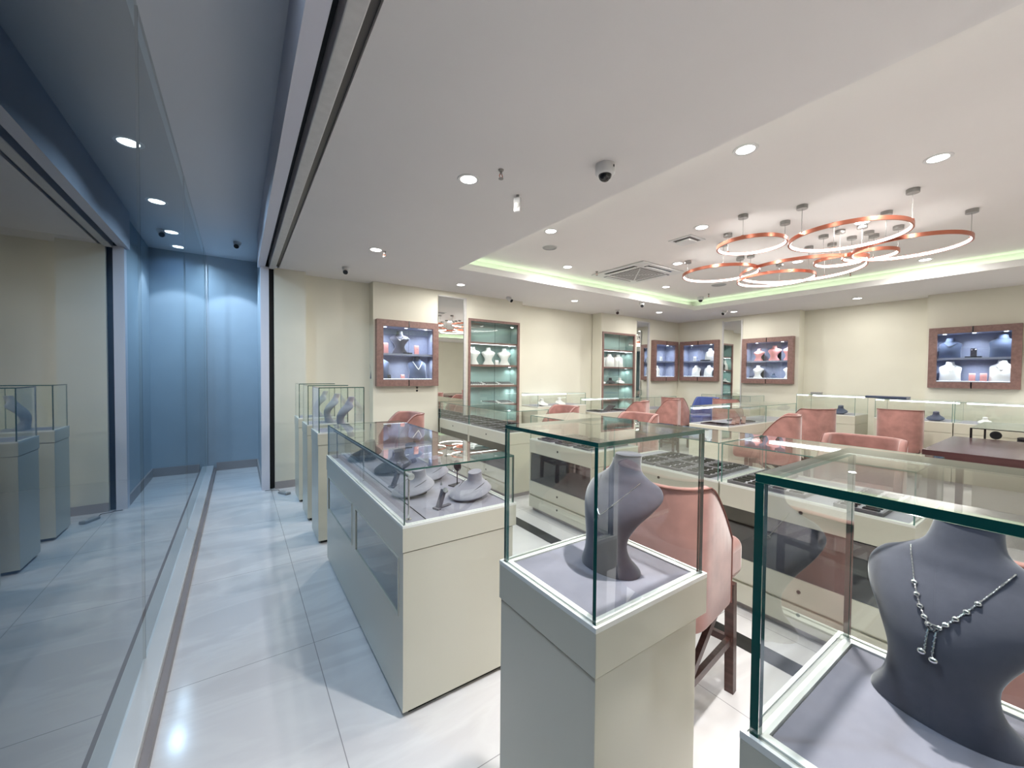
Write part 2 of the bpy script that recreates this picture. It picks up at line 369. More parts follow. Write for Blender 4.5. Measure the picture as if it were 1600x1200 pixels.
RD = [(2.99, 1.43, 'nearest the low ceiling edge'), (4.25, .67, 'rightmost in the near part of the raised ceiling'),
      (2.91, 3.48, 'next to the round ceiling speaker'), (4.07, 4.47, 'left of the air conditioning cassette'), (4.16, 2.43, 'beside the small square vent'),
      (5.22, 3.40, 'right of the air conditioning cassette'), (6.42, 4.41, 'beyond the air conditioning cassette by the cove'),
      (7.74, 1.31, 'near the right cove edge below the largest right ring'), (5.36, 1.38, 'seen inside the highest large ring light'), (6.47, 2.36, 'seen between the lower ring lights')]
for x, y, s in RD: downlight(x, y, REC, 'round downlight on the raised ceiling ' + s, 20)
# unseen fill lamps added out of view for light level, no fittings modelled
for x, y, z in ((1.4, .5, LOW), (1.4, -1.6, LOW), (4.2, -1.4, REC), (6.4, -1.4, REC), (9.1, -.5, LOW)):
    area('downlight_or_fill', (x, y, z-.012), .09, 24, WARM, 100)
for q_, (x, y) in enumerate(((-.72, 4.45), (-.72, 5.8), (-.72, 6.95), (-.72, 7.7))):
    o = dup(dl, (x, y, COR), 0, 'cool downlight outside the storefront glass, %s of the row of four' % ['nearest', 'second', 'third', 'farthest'][q_], 'downlights seen through the dark storefront glass', (1.5, 1.5, 1))
    area('downlight_or_fill', (x, y, COR-.012), .09, 34 if y < 7 else 14, COOL, 150)
area('corridor_fill', (-.06, .9, COR-.02), .10, 24, COOL, 170)  # pair of unseen cool fills added to brighten the aisle, no fittings there
area('corridor_fill', (-.06, -.9, COR-.02), .10, 14, COOL, 170)
sp = bpy.data.lights.new('corridor_spot', 'SPOT'); sp.energy = 35; sp.color = COOL; sp.spot_size = math.radians(75); sp.spot_blend = .25; sp.shadow_soft_size = .03
so = bpy.data.objects.new('corridor_spot', sp); C.objects.link(so); so.location = (-.06, 7.35, 3.40); so.rotation_euler = (math.radians(14), 0, 0)

# ring lights
RINGS = [((4.78, 1.345), .449, 2.93, 'highest large copper ring light, nearest the camera'),
         ((5.645, 1.085), .437, 2.92, 'large copper ring light at the far right of the cluster'),
         ((4.49, 2.07), .315, 2.98, 'medium copper ring light at the upper left of the cluster'),
         ((5.24, 2.80), .443, 2.94, 'copper ring light at the far left of the cluster'),
         ((5.85, 2.115), .645, 2.93, 'largest lower copper ring light in the middle of the cluster'),
         ((5.95, 2.43), .435, 2.90, 'copper ring light hanging inside the lower left of the largest ring'),
         ((5.73, 1.66), .24, 2.93, 'small copper ring light overlapping the right end of the largest ring'),
         ((5.70, 1.395), .228, 2.93, 'smallest copper ring light left of the far right ring')]
for i, ((x, y), r, z, lab) in enumerate(RINGS):
    t = thing('ring_light', lab, 'pendant light', (x, y, z), group='copper ring pendant lights')
    n = 72; rows = []
    for k in range(n+1):
        a = 2*PI*k/n; c_, s_ = math.cos(a), math.sin(a)
        rows.append([((r-.004)*c_, (r-.004)*s_, .034), ((r+.011)*c_, (r+.011)*s_, .034), ((r+.011)*c_, (r+.011)*s_, -.002), ((r-.004)*c_, (r-.004)*s_, -.002)])
    MB().grid(rows, True).build('copper_band', 'copper', t, smooth=True)
    rows = [[((r+o)*math.cos(2*PI*k/n), (r+o)*math.sin(2*PI*k/n), zz) for o, zz in ((-.0042, .001), (-.0042, .029), (-.010, .027), (-.012, .015), (-.010, .003))] for k in range(n+1)]
    MB().grid(rows, True).build('light_diffuser', 'ring glow', t)
    for q in range(3):
        a = [2.6, 4.7, .5][q] + i*.37; px, py_ = r*math.cos(a), r*math.sin(a)
        cbm = MB(); cbm.cyl((px, py_, .03), (px, py_, REC-z), .0025, 6); cb = cbm.build('cable', 'grey metal', t)
        MB().lathe([(.045, REC-z-.035), (.045, REC-z), (.001, REC-z)], (px, py_, 0), 20).build('canopy', 'grey metal', cb, smooth=True)
        fx = MB(); d = Vector((math.cos(a), math.sin(a), 0)); T = Matrix.Rotation(a, 4, 'Z')
        fx.box((r-.014, -.012, .028), (r+.014, .012, .037), T=T); fx.build('clip', 'copper', t)

def sprinkler(x, y, z, lab):
    t = thing('sprinkler', lab, 'sprinkler', (x, y, z), group='ceiling sprinklers')
    MB().lathe([(.02, 0), (.018, -.008), (.008, -.012), (.008, -.03), (.001, -.03)], n=14).build('base', 'grey metal', t, smooth=True)
    g = MB()
    for s in (-1, 1): g.tube([(s*.008, 0, -.03), (s*.013, 0, -.045), (s*.004, 0, -.06)], .003, 6)
    g.build('frame_arms', 'copper', t, smooth=True)
    MB().lathe([(.017, -.06), (.017, -.064), (.002, -.066)], n=14).build('deflector', 'grey metal', t)
sprinkler(1.51, 2.35, LOW, 'small brass sprinkler right of the near downlight on the low ceiling')
sprinkler(1.41, 4.69, LOW, 'small sprinkler beside the downlight near the shutter slot')
sprinkler(4.62, 4.40, REC, 'tiny sprinkler at the left corner of the air conditioning cassette')
sprinkler(7.62, 4.28, REC, 'tiny sprinkler beside the far cove corner dome camera')
sprinkler(7.75, 2.12, REC, 'tiny sprinkler on the raised ceiling beyond the ring lights')
# motion sensor
t = thing('motion_sensor', 'white wall-style motion sensor hanging from the low ceiling below the sprinkler', 'motion sensor', (1.83, 2.60, LOW), -2.5)
MB().cyl((0, 0, 0), (0, 0, -.03), .012, 12).build('bracket', 'grey plastic', t)
g = MB(); g.box((-.02, -.03, -.135), (.02, .03, -.02)); g.build('body', 'white plastic', t, bevel=.012, seg=4)
g = MB(); g.sph((.02, 0, -.085), .022, 14, 8, (.4, 1, 1.1)); g.build('lens', 'bright rim', t, smooth=True)
def dome(x, y, z, lab, s=1, rz=0):
    t = thing('dome_camera', lab, 'security camera', (x, y, z), rz, group='white dome security cameras', scale=s)
    MB().lathe([(.064, 0), (.066, -.012), (.066, -.055), (.058, -.066), (.046, -.068), (.001, -.068)], n=32).build('housing', 'white plastic', t, smooth=True)
    rows = []; g = MB()
    prof = [(.044*math.cos(a), -.066-.044*math.sin(a)) for a in [PI/2*k/8 for k in range(9)]]
    g.lathe([(max(r, .001), zz) for r, zz in prof], n=28); d = g.build('dark_dome', 'black plastic', t, smooth=True)
    g = MB(); g.sph((.012, -.022, -.094), .010, 10, 6); g.build('lens', 'chrome', d, smooth=True)
    g = MB(); g.box((-.030, -.0675, -.034), (-.020, -.062, -.022)); g.build('screw', 'black plastic', t)
dome(2.05, 1.89, LOW, 'large white dome camera with a black bubble near the recess edge', 1, .5)
dome(7.80, 4.55, REC, 'small dome camera with black bubble at the far corner of the cove', .95)
def turret(x, y, z, rz, lab):
    t = thing('turret_camera', lab, 'security camera', (x, y, z), rz, group='turret security cameras')
    MB().lathe([(.048, 0), (.05, -.02), (.042, -.035), (.001, -.035)], n=24).build('base', 'white plastic', t, smooth=True)
    g = MB(); g.cyl((-.01, 0, -.03), (.055, 0, -.075), .036, 20); b = g.build('camera_body', 'white plastic', t, bevel=.006)
    g = MB(); g.cyl((.0552, 0, -.0752), (.062, 0, -.080), .031, 20); g.build('lens', 'black plastic', b)
turret(1.20, 5.70, LOW, -1.9, 'white turret camera with black lens on the ceiling above the three back pedestals')
turret(4.09, 6.06, LOW, -1.2, 'white turret camera on the ceiling above the niche left edge')
turret(6.76, 5.82, LOW, -2.4, 'small white turret camera above the second tall teal cabinet')
turret(8.63, 4.48, LOW, 2.9, 'small turret camera on the ceiling left of the downlight by the right wall')
turret(.0, 6.92, COR, -1.8, 'turret camera with black lens on the bluish aisle ceiling')
turret(6.45, 4.95, LOW, -2.4, 'tiny grey turret camera under the lip of the cove, left of the far corner')
# speaker discs, vent, smoke disc
for x, y, r, lab in ((3.27, 3.93, .09, 'round flush ceiling speaker left of the air conditioning cassette'), (7.0, 3.75, .12, 'round flush ceiling disc beyond the left ring lights')):
    t = thing('ceiling_speaker', lab, 'speaker', (x, y, REC)); MB().lathe([(r, -.0005), (r, -.008), (r*.88, -.012), (r*.86, -.006), (.001, -.006)], n=32).build('grille', 'grey plastic', t, smooth=True)
    MB().lathe([(r+.006, 0), (r+.006, -.006), (r, -.009), (r, 0)], n=32).build('bezel', 'white plastic', t, smooth=True)
t = thing('ceiling_vent', 'small square white ceiling vent between the cassette and the left rings', 'vent', (4.41, 2.76, REC))
g = MB(); g.box((-.15, -.15, -.008), (.15, .15, 0)); g.build('frame', 'white plastic', t, bevel=.004)
g = MB(); g.box((-.11, -.11, -.010), (.11, .11, -.0081)); g.build('opening', 'grille', t)
g = MB(); g.box((-.085, -.085, -.030), (.085, .085, -.012)); g.build('diffuser_plate', 'white plastic', t, bevel=.008)
# AC cassette
t = thing('air_conditioner', 'square white ceiling air conditioning cassette with a slatted grille', 'air conditioner', (5.19, 4.09, REC))
g = MB(); g.box((-.50, -.50, -.022), (.50, .50, 0)); g.build('panel', 'white plastic', t, bevel=.02, seg=4)
for k in range(4):
    T = Matrix.Rotation(PI/2*k, 4, 'Z')
    g = MB(); g.box((-.29, -.435, -.0235), (.29, -.355, -.0221), T=T); sl = g.build('air_slot', 'black plastic', t)
    g = MB(); g.box((-.28, -.400, -.034), (.28, -.352, -.026), T=T); g.build('flap', 'white plastic', sl, bevel=.003)
g = MB(); g.box((-.29, -.29, -.026), (.29, .29, -.0221)); gr = g.build('intake_grille', 'grille', t)
g = MB()
for k in range(17):
    y = -.27+k*.54/16
    g.box((-.285, y-.004, -.031), (.285, y+.004, -.0261))
for s in (-1, 1):
    T = Matrix.Rotation(s*PI/4, 4, 'Z'); g.box((-.38, -.008, -.034), (.38, .008, -.0312), T=T)
g.build('slats', 'white plastic', gr)

# ------------------------------------------------------------------ glass boxes and counters
def pane(parent, a, b, ax, name='glass_panel', mats=('clear glass', 'glass edge')):
    f = {'X': {'e': 0, 'w': 0}, 'Y': {'n': 0, 's': 0}, 'Z': {'t': 0, 'b': 0}}[ax]
    g = MB(); g.box(a, b, 1, f); return g.build(name, list(mats), parent)
def glass_box(parent, x0, y0, x1, y1, z0, z1, t=.008, edge='glass edge', over=.0, mid=None):
    m = ('clear glass', edge); e = .0006
    pane(parent, (x0, y0, z0), (x1, y0+t, z1-t-e), 'Y', mats=m); pane(parent, (x0, y1-t, z0), (x1, y1, z1-t-e), 'Y', mats=m)
    pane(parent, (x0, y0+t+e, z0), (x0+t, y1-t-e, z1-t-e), 'X', mats=m); pane(parent, (x1-t, y0+t+e, z0), (x1, y1-t-e, z1-t-e), 'X', mats=m)
    pane(parent, (x0-over, y0-over, z1-t), (x1+over, y1+over, z1), 'Z', 'glass_top', m)
    if mid is not None: pane(parent, (x0+t+e, mid-.004, z0), (x1-t-e, mid+.004, z1-t-e), 'Y', 'glass_divider', m)
def deck(parent, x0, y0, x1, y1, z, lin='grey suede', rim=.03):
    g = MB(); c = .007
    for k, (a, b, mi) in enumerate(((0, c, 0), (c, c+.009, 1), (c+.009, rim, 0))):
        zt = z if k != 1 else z-.003
        g.box((x0+a, y0+a, z-.012), (x1-a, y0+b, zt), mi); g.box((x0+a, y1-b, z-.012), (x1-a, y1-a, zt), mi)
        g.box((x0+a, y0+b, z-.012), (x0+b, y1-b, zt), mi); g.box((x1-b, y0+b, z-.012), (x1-a, y1-b, zt), mi)
    g.build('rim', ['bright rim', 'rim channel'], parent)
    g = MB(); g.box((x0+rim+.002, y0+rim+.002, z-.013), (x1-rim-.002, y1-rim-.002, z-.003)); g.build('suede_lining', lin, parent, bevel=.002)

def pedestal(x0, y0, x1, y1, zd, zt, lab, over=.0, th=.0085):
    t = thing('pedestal_case', lab, 'display case', ((x0+x1)/2, (y0+y1)/2, 0), group='glass-topped pedestal cases')
    X, Y = (x0+x1)/2, (y0+y1)/2; a, b = x0-X, y0-Y
    g = MB(); g.box((a+.004, b+.004, .028), (-a-.045, -b-.004, zd-.118)); g.build('body', 'cream laminate', t, bevel=.0015)
    g = MB(); g.box((a+.008, b+.008, zd-.118), (-a-.05, -b-.008, zd-.114)); g.build('seam', 'cabinet seam', t)
    g = MB(); g.box((a, b, zd-.114), (-a, -b, zd-.012)); g.build('head_block', 'cream laminate', t, bevel=.0015)
    g = MB(); g.box((a+.03, b+.03, 0), (-a-.07, -b-.03, .028)); g.build('plinth', 'black plastic', t)
    deck(t, a, b, -a, -b, zd)
    i = .010; glass_box(t, a+i, b+i, -a-i, -b-i, zd-.006, zt, th, over=over)
    return t
pedestal(.65, -.10, 1.09, .30, 1.041, 1.45, 'cream pedestal case at the lower right with thick green glass around the largest grey bust', th=.0125)
pedestal(.645, .602, 1.094, .995, 1.041, 1.45, 'cream pedestal case in the centre foreground holding a slate grey bust', th=.010)
pedestal(.60, 4.03, 1.03, 4.43, 1.041, 1.465, 'nearest of the three cream pedestal cases beside the back wall')
pedestal(.60, 4.73, 1.03, 5.13, 1.041, 1.465, 'middle one of the three cream pedestal cases beside the back wall')
pedestal(.60, 5.48, 1.03, 5.88, 1.041, 1.465, 'farthest of the three cream pedestal cases beside the back wall')

# cabinet A
ax0, ax1, ay0, ay1, azd, azt = .612, 1.245, 1.756, 3.66, .903, 1.161
A = thing('display_cabinet', 'long cream glass-topped cabinet in the aisle with low side windows, holding tilted grey displays', 'display cabinet', (0, 0, 0))
g = MB(); z0, z1 = .03, azd-.127
x0, x1, y0, y1 = ax0+.004, ax1-.02, ay0+.004, ay1-.004; wz0, wz1 = .455, .735; w = [(1.82, 2.665), (2.755, 3.60)]
g.box((x0, y0, z0), (x1, y1, wz0)); g.box((x0, y0, wz1), (x1, y1, z1)); g.box((x0+.30, y0, wz0), (x1, y1, wz1))
for a, b in ((y0, w[0][0]), (w[0][1], w[1][0]), (w[1][1], y1)): g.box((x0, a, wz0), (x0+.30, b, wz1))
g.build('body', 'cream laminate', A)
for a, b in w:
    f = MB(); c = .009
    f.box((x0-.003, a, wz0), (x0+.012, a+c, wz1)); f.box((x0-.003, b-c, wz0), (x0+.012, b, wz1)); f.box((x0-.003, a+c, wz0), (x0+.012, b-c, wz0+c)); f.box((x0-.003, a+c, wz1-c), (x0+.012, b-c, wz1))
    wf = f.build('window_frame', 'cream laminate', A)
    pane(wf, (x0+.003, a+c, wz0+c), (x0+.009, b-c, wz1-c), 'X', 'window_glass', ('smoked glass', 'glass edge'))
g = MB(); g.box((ax0+.012, ay0+.012, z1), (ax1-.03, ay1-.012, z1+.004)); g.build('seam', 'cabinet seam', A)
g = MB(); g.box((ax0, ay0, z1+.004), (ax1, ay1, azd-.012)); g.build('head_block', 'cream laminate', A, bevel=.0015)
g = MB(); g.box((ax0+.04, ay0+.03, 0), (ax1-.06, ay1-.03, .03)); g.build('plinth', 'black plastic', A)
deck(A, ax0, ay0, ax1, ay1, azd)
glass_box(A, ax0+.010, ay0+.010, ax1-.010, ay1-.010, azd-.006, azt, .008, mid=2.60)
g = MB(); g.box((ax0+.125, ay0+.04, azd-.0029), (ax0+.129, ay1-.04, azd-.0012)); g.build('lining_joint', 'dark slot', A)
# tube lamp along the edge on two posts
t = thing('tube_lamp', 'slim silver tube lamp on thin posts under the left glass edge of the aisle cabinet', 'lamp', (ax0+.055, 0, azd-.003))
g = MB(); g.cyl((0, 1.80, .215), (0, 3.58, .215), .011, 14); tb = g.build('tube', 'grey plastic', t, smooth=True)
g = MB(); g.cyl((0, 1.795, .215), (0, 1.80, .215), .016, 16); g.cyl((0, 3.58, .215), (0, 3.585, .215), .016, 16); g.build('end_cap', 'white plastic', tb)
for y in (1.83, 2.66, 3.5):
    g = MB(); g.cyl((0, y, 0), (0, y, .206), .0045, 10); g.cyl((0, y, 0), (0, y, .005), .013, 14); g.build('post', 'chrome', t, smooth=True)

def counter(x0, x1, y0, y1, zd, zt, lab, face='-x', glassdiv=None, window=True, light=None):
    """row counter, drawer side looks towards -x (or -y)"""
    t = thing('display_counter', lab, 'display counter', ((x0+x1)/2, (y0+y1)/2, 0), group='glass-topped cream display counters')
    X, Y = (x0+x1)/2, (y0+y1)/2; hx, hy = (x1-x0)/2, (y1-y0)/2
    k = zd/.85; zb, wt, wb, g1, g0 = zd-.16, zd-.165, .36*k, .205*k, .185*k; pt_ = .018
    if window:
        g = MB()
        for s in (-1, 1): g.box((-hx+.004, s*hy, .05), (hx-.004, s*(hy-pt_), zb))
        g.box((-hx+.02, -hy+pt_, .05), (hx-.02, hy-pt_, wb-.004))
        g.build('carcass', 'cream laminate', t)
        g = MB(); g.box((-hx+.012, -hy+pt_, wb-.004), (hx-.012, hy-pt_, wb)); g.build('inner_shelf', 'interior floor', t)
        for s in (-1, 1):
            xx = s*(hx-.014)
            if s > 0: pane(t, (xx-.003, -hy+pt_, wb+.001), (xx+.003, hy-pt_, zb-.001), 'X', 'window_glass', ('smoked glass', 'glass edge'))
            else: pane(t, (xx-.003, -hy+pt_, wb+.001), (xx+.003, hy-pt_, zb-.001), 'X', 'window_glass', ('smoked glass', 'glass edge'))
    else:
        g = MB(); g.box((-hx+.004, -hy, .05), (hx-.004, hy, zb)); g.build('carcass', 'cream laminate', t)
    g = MB(); g.box((-hx, -hy+.001, zb+.003), (hx, hy-.001, zd-.012)); hb = g.build('head_block', 'cream laminate', t, bevel=.0015)
    if face == '-x' and window:
        def lock(par, z, xx):
            q = MB(); q.cyl((xx-.004, 0, z), (xx+.002, 0, z), .011, 16); q.box((xx-.0045, -.0015, z-.005), (xx-.004, .0015, z+.005), 1); q.build('keyhole_lock', ['lock metal', 'dark slot'], par)
        lock(hb, zd-.078, -hx)
        g = MB(); g.box((-hx, -hy+.003, g1), (-hx+.02, hy-.003, wb-.004)); d = g.build('drawer', 'cream laminate', t, bevel=.001); lock(d, (g1+wb)/2, -hx)
        g = MB(); g.box((-hx, -hy+.003, .055), (-hx+.02, hy-.003, g0)); d = g.build('drawer', 'cream laminate', t, bevel=.001); lock(d, (.055+g0)/2+.02, -hx)
    g = MB(); g.box((-hx+.05, -hy+.01, 0), (hx-.05, hy-.01, .05)); g.build('plinth', 'grey skirting', t)
    deck(t, -hx, -hy, hx, hy, zd, rim=.026)
    glass_box(t, -hx+.009, -hy+.004, hx-.009, hy-.004, zd-.006, zt, .006, 'pale glass edge', mid=glassdiv)
    if light:
        g = MB()
        if light == 'y': g.box((hx-.06, -hy+.05, zt-.055), (hx-.03, hy-.05, zt-.03))
        elif light == 'ny': g.box((-hx+.05, hy-.06, zt-.055), (hx-.05, hy-.03, zt-.03))
        g.build('light_bar', 'strip glow', t)
    return t
counter(2.82, 3.52, 4.20, 5.23, .85, 1.125, 'cream counter full of ring trays, second from the wall mirror')
counter(2.82, 3.52, 5.24, 6.26, .85, 1.125, 'cream counter full of ring trays, standing against the narrow wall mirror')
counter(2.82, 3.52, 2.72, 3.72, .85, 1.125, 'short cream counter with see-through middle behind the centre pedestal')
counter(2.82, 3.52, 1.485, 2.46, .85, 1.125, 'cream counter with ring trays directly behind the nearest pink stool')
counter(2.82, 3.52, .48, 1.475, .85, 1.125, 'nearest cream counter, seen through the lower right glass case', light='y')
mb = MB(); mb.box((2.43, .25, 0), (2.56, 4.15, .004)); struct('trim_7', mb, 'black plastic', 'black strip set in the floor before the counters')
# further counters
counter(5.95, 7.15, 3.0, 3.62, .85, 1.125, 'middle island counter holding curved bracelet stands', window=False, light='ny')
counter(7.16, 8.35, 3.0, 3.62, .85, 1.125, 'right end counter of the middle island', window=False)
counter(5.95, 7.15, 5.50, 6.1, .85, 1.125, 'counter before the second tall teal cabinet holding a black pad', window=False, light='ny')
counter(7.16, 8.5, 5.50, 6.1, .85, 1.125, 'counter before the corner of the back wall', window=False)
counter(4.62, 5.88, 5.85, 6.45, 1.0, 1.24, 'cream counter standing in the wall niche with long white light bars', window=False, light='ny')
counter(8.78, 9.5, 2.28, 3.17, .938, 1.28, 'left bright counter by the recessed right wall', window=False, light='y')
counter(8.78, 9.5, 1.14, 2.03, .938, 1.25, 'middle counter by the right wall holding a blue necklace display', window=False, light='y')
counter(8.78, 9.5, .20, 1.13, .938, 1.25, 'right-hand counter by the right wall under the big wall case', window=False, light='y')
counter(9.02, 9.68, 4.1, 5.2, .90, 1.18, 'low counter under the right wall mirror', window=False)
# dark table and glass box beyond
t = thing('reception_table', 'thick dark wine-brown table top at the right edge', 'table', (6.36, .15, 0))
g = MB(); g.box((-.80, -.85, .82), (.80, .77, .90)); g.build('tabletop', 'table wood', t, bevel=.002)
for sx in (-.74, .74):
    for sy in (-.78, .70): g = MB(); g.box((sx-.03, sy-.03, 0), (sx+.03, sy+.03, .82)); g.build('leg', 'table wood', t)
t = thing('display_table', 'dark-edged glass display table with black jewellery pads behind the wine-brown table', 'display case', (7.9, .17, 0))
g = MB(); g.box((-.62, -.62, .06), (.5, .60, .72)); g.build('body', 'cream laminate', t)
pane(t, (-.65, -.65, 1.0), (.52, .63, 1.01), 'Z', 'glass_top', ('smoked glass', 'black plastic'))
for a, b in ((-.65, -.65), (-.65, .61), (.50, -.65), (.50, .61)):
    g = MB(); g.box((a, b, .72), (a+.02, b+.02, 1.0)); g.build('post', 'black plastic', t)

# ------------------------------------------------------------------ bar stools
def stool(name, label, mat='pink velvet'):
    t = thing(name, label, 'bar stool', group='pink velvet bar stools' if mat == 'pink velvet' else None)
    hw, r, xf, xb = .255, .15, .13, -.27; path = []
    for k in range(6): path.append((xf+(xb+r-xf)*k/6, -hw))
    for k in range(9): a = -PI/2-PI/2*k/8; path.append((xb+r+r*math.cos(a), -hw+r+r*math.sin(a)))
    for k in range(1, 6): path.append((xb, -hw+r+(2*hw-2*r)*k/6))
    path += [(x, -y) for x, y in reversed(path[:15])]
    N = len(path)
    def top(x):
        if x < -.12: return 1.13
        u = min(1, (x+.12)/.25); return .85+.28*(1-u**1.45)
    def nrm(k):
        a = Vector(path[max(k-1, 0)]); b = Vector(path[min(k+1, N-1)]); d = (b-a).normalized(); return Vector((d.y, -d.x))*-1
    rows = []; th = .045
    for k, (x, y) in enumerate(path):
        n_ = nrm(k); zt = top(x); zb = .53 - .02*math.sin(PI*k/(N-1)); tap = .025
        def P(o, z):
            inn = -n_*o; s = 1-(zt-z)*0.0; return (x*s+inn.x, y*s+inn.y, z)
        ring = [P(.006, zb), P(0, zb+.02), P(0, zb+.25), P(0, zt-.015), P(.006, zt-.003), P(th*.5, zt+.002), P(th-.006, zt-.003), P(th, zt-.015), P(th, zb+.25), P(th, zb+.02), P(th-.006, zb)]
        rows.append(ring)
    ns = sum((nrm(k).dot(Vector(path[k])) for k in range(N)))
    if ns < 0:                                      # make sure thickness goes inwards
        rows = [[(p[0]*1, p[1]*1, p[2]) for p in rw] for rw in rows]
    MB().grid(rows, True, True, True).build('backrest', mat, t, smooth=True)
    pp = [(x, y, top(x)-.004) for x, y in path]; pp = [(path[0][0]+.002, -hw, .54)] + pp + [(path[-1][0]+.002, hw, .54)]
    MB().tube(pp, .0045, 6).build('piping', 'pink piping' if mat == 'pink velvet' else 'navy velvet', t, smooth=True)
    g = MB(); g.box((-.21, -.206, .55), (.45, .206, .755)); g.build('seat', mat, t, bevel=.05, seg=5, smooth=True)
    g = MB(); g.box((-.20, -.19, .50), (.22, .19, .56)); g.build('seat_frame', 'walnut leg', t)
    for sx, sy in ((.285, -.20), (.285, .20), (-.20, -.20), (-.20, .20)):
        g = MB(); dx = .03 if sx > 0 else -.04; a = Vector((sx, sy, .56)); b = Vector((sx+dx*.4, sy*1.02, 0)); q = .021
        rows = [[(c.x-q, c.y-q, c.z), (c.x+q, c.y-q, c.z), (c.x+q, c.y+q, c.z), (c.x-q, c.y+q, c.z)] for c in (b, a)]
        g.grid(rows, True, True, True); g.build('leg', 'walnut leg', t)
    for y in (-.20, .20):
        g = MB(); g.box((-.20, y-.012, .25), (.285, y+.012, .285)); g.build('stretcher', 'walnut leg', t)
        g = MB(); T = Matrix.Translation((0, y, .42)) @ Matrix.Rotation(.62, 4, 'Y').inverted(); g.box((-.22, -.012, -.018), (.23, .012, .018), T=T); g.build('brace', 'walnut leg', t)
    for x in (-.20, .285):
        g = MB(); g.box((x-.012, -.19, .25), (x+.012, .19, .285)); g.build('stretcher', 'walnut leg', t)
    return t
st0 = stool('bar_stool', 'nearest pink velvet bar stool with brown legs, directly behind the centre pedestal case')
st0.location = (1.735, 1.165, 0); st0.rotation_euler = (0, 0, math.radians(7))
STO = [(1.90, .02, 5, 'pink velvet bar stool at the right edge behind the largest grey bust'),
       (3.98, 1.0, 185, 'pink velvet bar stool whose rounded backrest rim rises over the nearest counter at the right'),
       (5.65, 2.26, 107, 'pink velvet bar stool seen side-on, left of the narrow upright one in the middle right'),
       (7.25, 2.42, 60, 'narrow upright pink velvet bar stool right of the side-on one'),
       (8.30, 1.62, 10, 'pink velvet bar stool seen square from behind, left of the wine-brown table'),
       (4.0, 3.18, 180, 'pink velvet bar stool with low rounded rim before two upright ones at centre'),
       (4.0, 4.55, 180, 'pink velvet bar stool at the left of the distant group, before the niche counter'),
       (6.12, 4.86, 112, 'pink velvet bar stool seen side-on beside the black pad counter'),
       (7.22, 4.92, 110, 'upright pink velvet bar stool right of the side-on one at the centre'),
       (8.0, 5.2, 0, 'pink velvet bar stool with its curved edge showing behind the upright centre stool'),
       (8.55, 4.33, 0, 'farthest right pink velvet bar stool, touching the blue one'),
       (1.55, 4.62, 185, 'pink velvet bar stool under the first wall case, behind the aisle cabinet')]
for x, y, a, lab in STO: dup(st0, (x, y, 0), math.radians(a), lab)
sb = stool('bar_stool', 'blue velvet bar stool among the distant pink ones', 'blue velvet'); sb.location = (8.58, 4.86, 0); sb.rotation_euler = (0, 0, PI); sb['group'] = 'velvet bar stools in the distance'

# ------------------------------------------------------------------ busts and displays
def crom(ks, n):
    out = []; m = len(ks)-1
    for i in range(n+1):
        u = i/n*m; k = min(int(u), m-1); t = u-k
        p = [ks[max(k-1, 0)], ks[k], ks[k+1], ks[min(k+2, m)]]
        out.append([.5*((2*b)+(-a+c)*t+(2*a-5*b+4*c-d)*t*t+(-a+3*b-3*c+d)*t**3) for a, b, c, d in zip(*p)])
    return out
# z, x offset, half width, front depth, back depth, curl of the sides, squareness
ARC = [(0, .000, .082, .052, .058, .00), (.012, .002, .080, .050, .055, .00), (.05, .016, .062, .040, .040, .00), (.095, .028, .058, .034, .032, .012),
       (.14, .030, .076, .028, .022, .03), (.180, .016, .101, .024, .018, .045), (.212, -.006, .112, .022, .016, .055), (.238, -.030, .098, .022, .018, .045),
       (.257, -.048, .070, .028, .024, .02), (.280, -.066, .044, .032, .032, .0), (.318, -.080, .036, .029, .031, .0)]
def bust_mesh(keys, n=44, seg=40):
    rows = []
    for z, xo, hw, df, db, cu in crom(keys, n):
        r = []
        for k in range(seg):
            a = 2*PI*k/seg; y = hw*math.sin(a); c = math.cos(a); d = df if c > 0 else db
            r.append((xo+d*(abs(c)**.9)*(1 if c > 0 else -1)-cu*(y/hw)**2, y, z))
        rows.append(r)
    return MB().grid(rows, True, True, True)
def bust(name, label, mat, keys=ARC, cat='necklace bust', n=44, seg=40, group=None):
    t = thing(name, label, cat, group=group)
    bust_mesh(keys, n, seg).build('bust_form', mat, t, smooth=True)
    z, xo, hw, df, db, cu = keys[-1]
    g = MB(); rows = [[(xo+(df if math.cos(a) > 0 else db)*math.cos(a)*s, hw*math.sin(a)*s, z+dz) for a in [2*PI*k/28 for k in range(28)]] for s, dz in ((1.02, 0), (1.03, .003), (.9, .006))]
    g.grid(rows, True, True, True); g.build('neck_cap', mat, t, smooth=True)
    return t
def chain_points(keys, drop, zt, half, n=60, extra=.004):
    m = bust_mesh(keys); bv = BVHTree.FromPolygons([Vector(v) for v in m.v], m.f); pts = []
    for i in range(n+1):
        u = i/n*2-1; y = half*u; z = zt-drop*(1-abs(u)**1.25)
        h = bv.ray_cast(Vector((.5, y, z)), Vector((-1, 0, 0)))
        if h[0]: pts.append(h[0]+Vector((extra, 0, 0)))
    return pts
def surf(keys, y, z, extra):
    m = bust_mesh(keys); bv = BVHTree.FromPolygons([Vector(v) for v in m.v], m.f)
    return bv.ray_cast(Vector((.5, y, z)), Vector((-1, 0, 0)))[0]+Vector((extra, 0, 0))
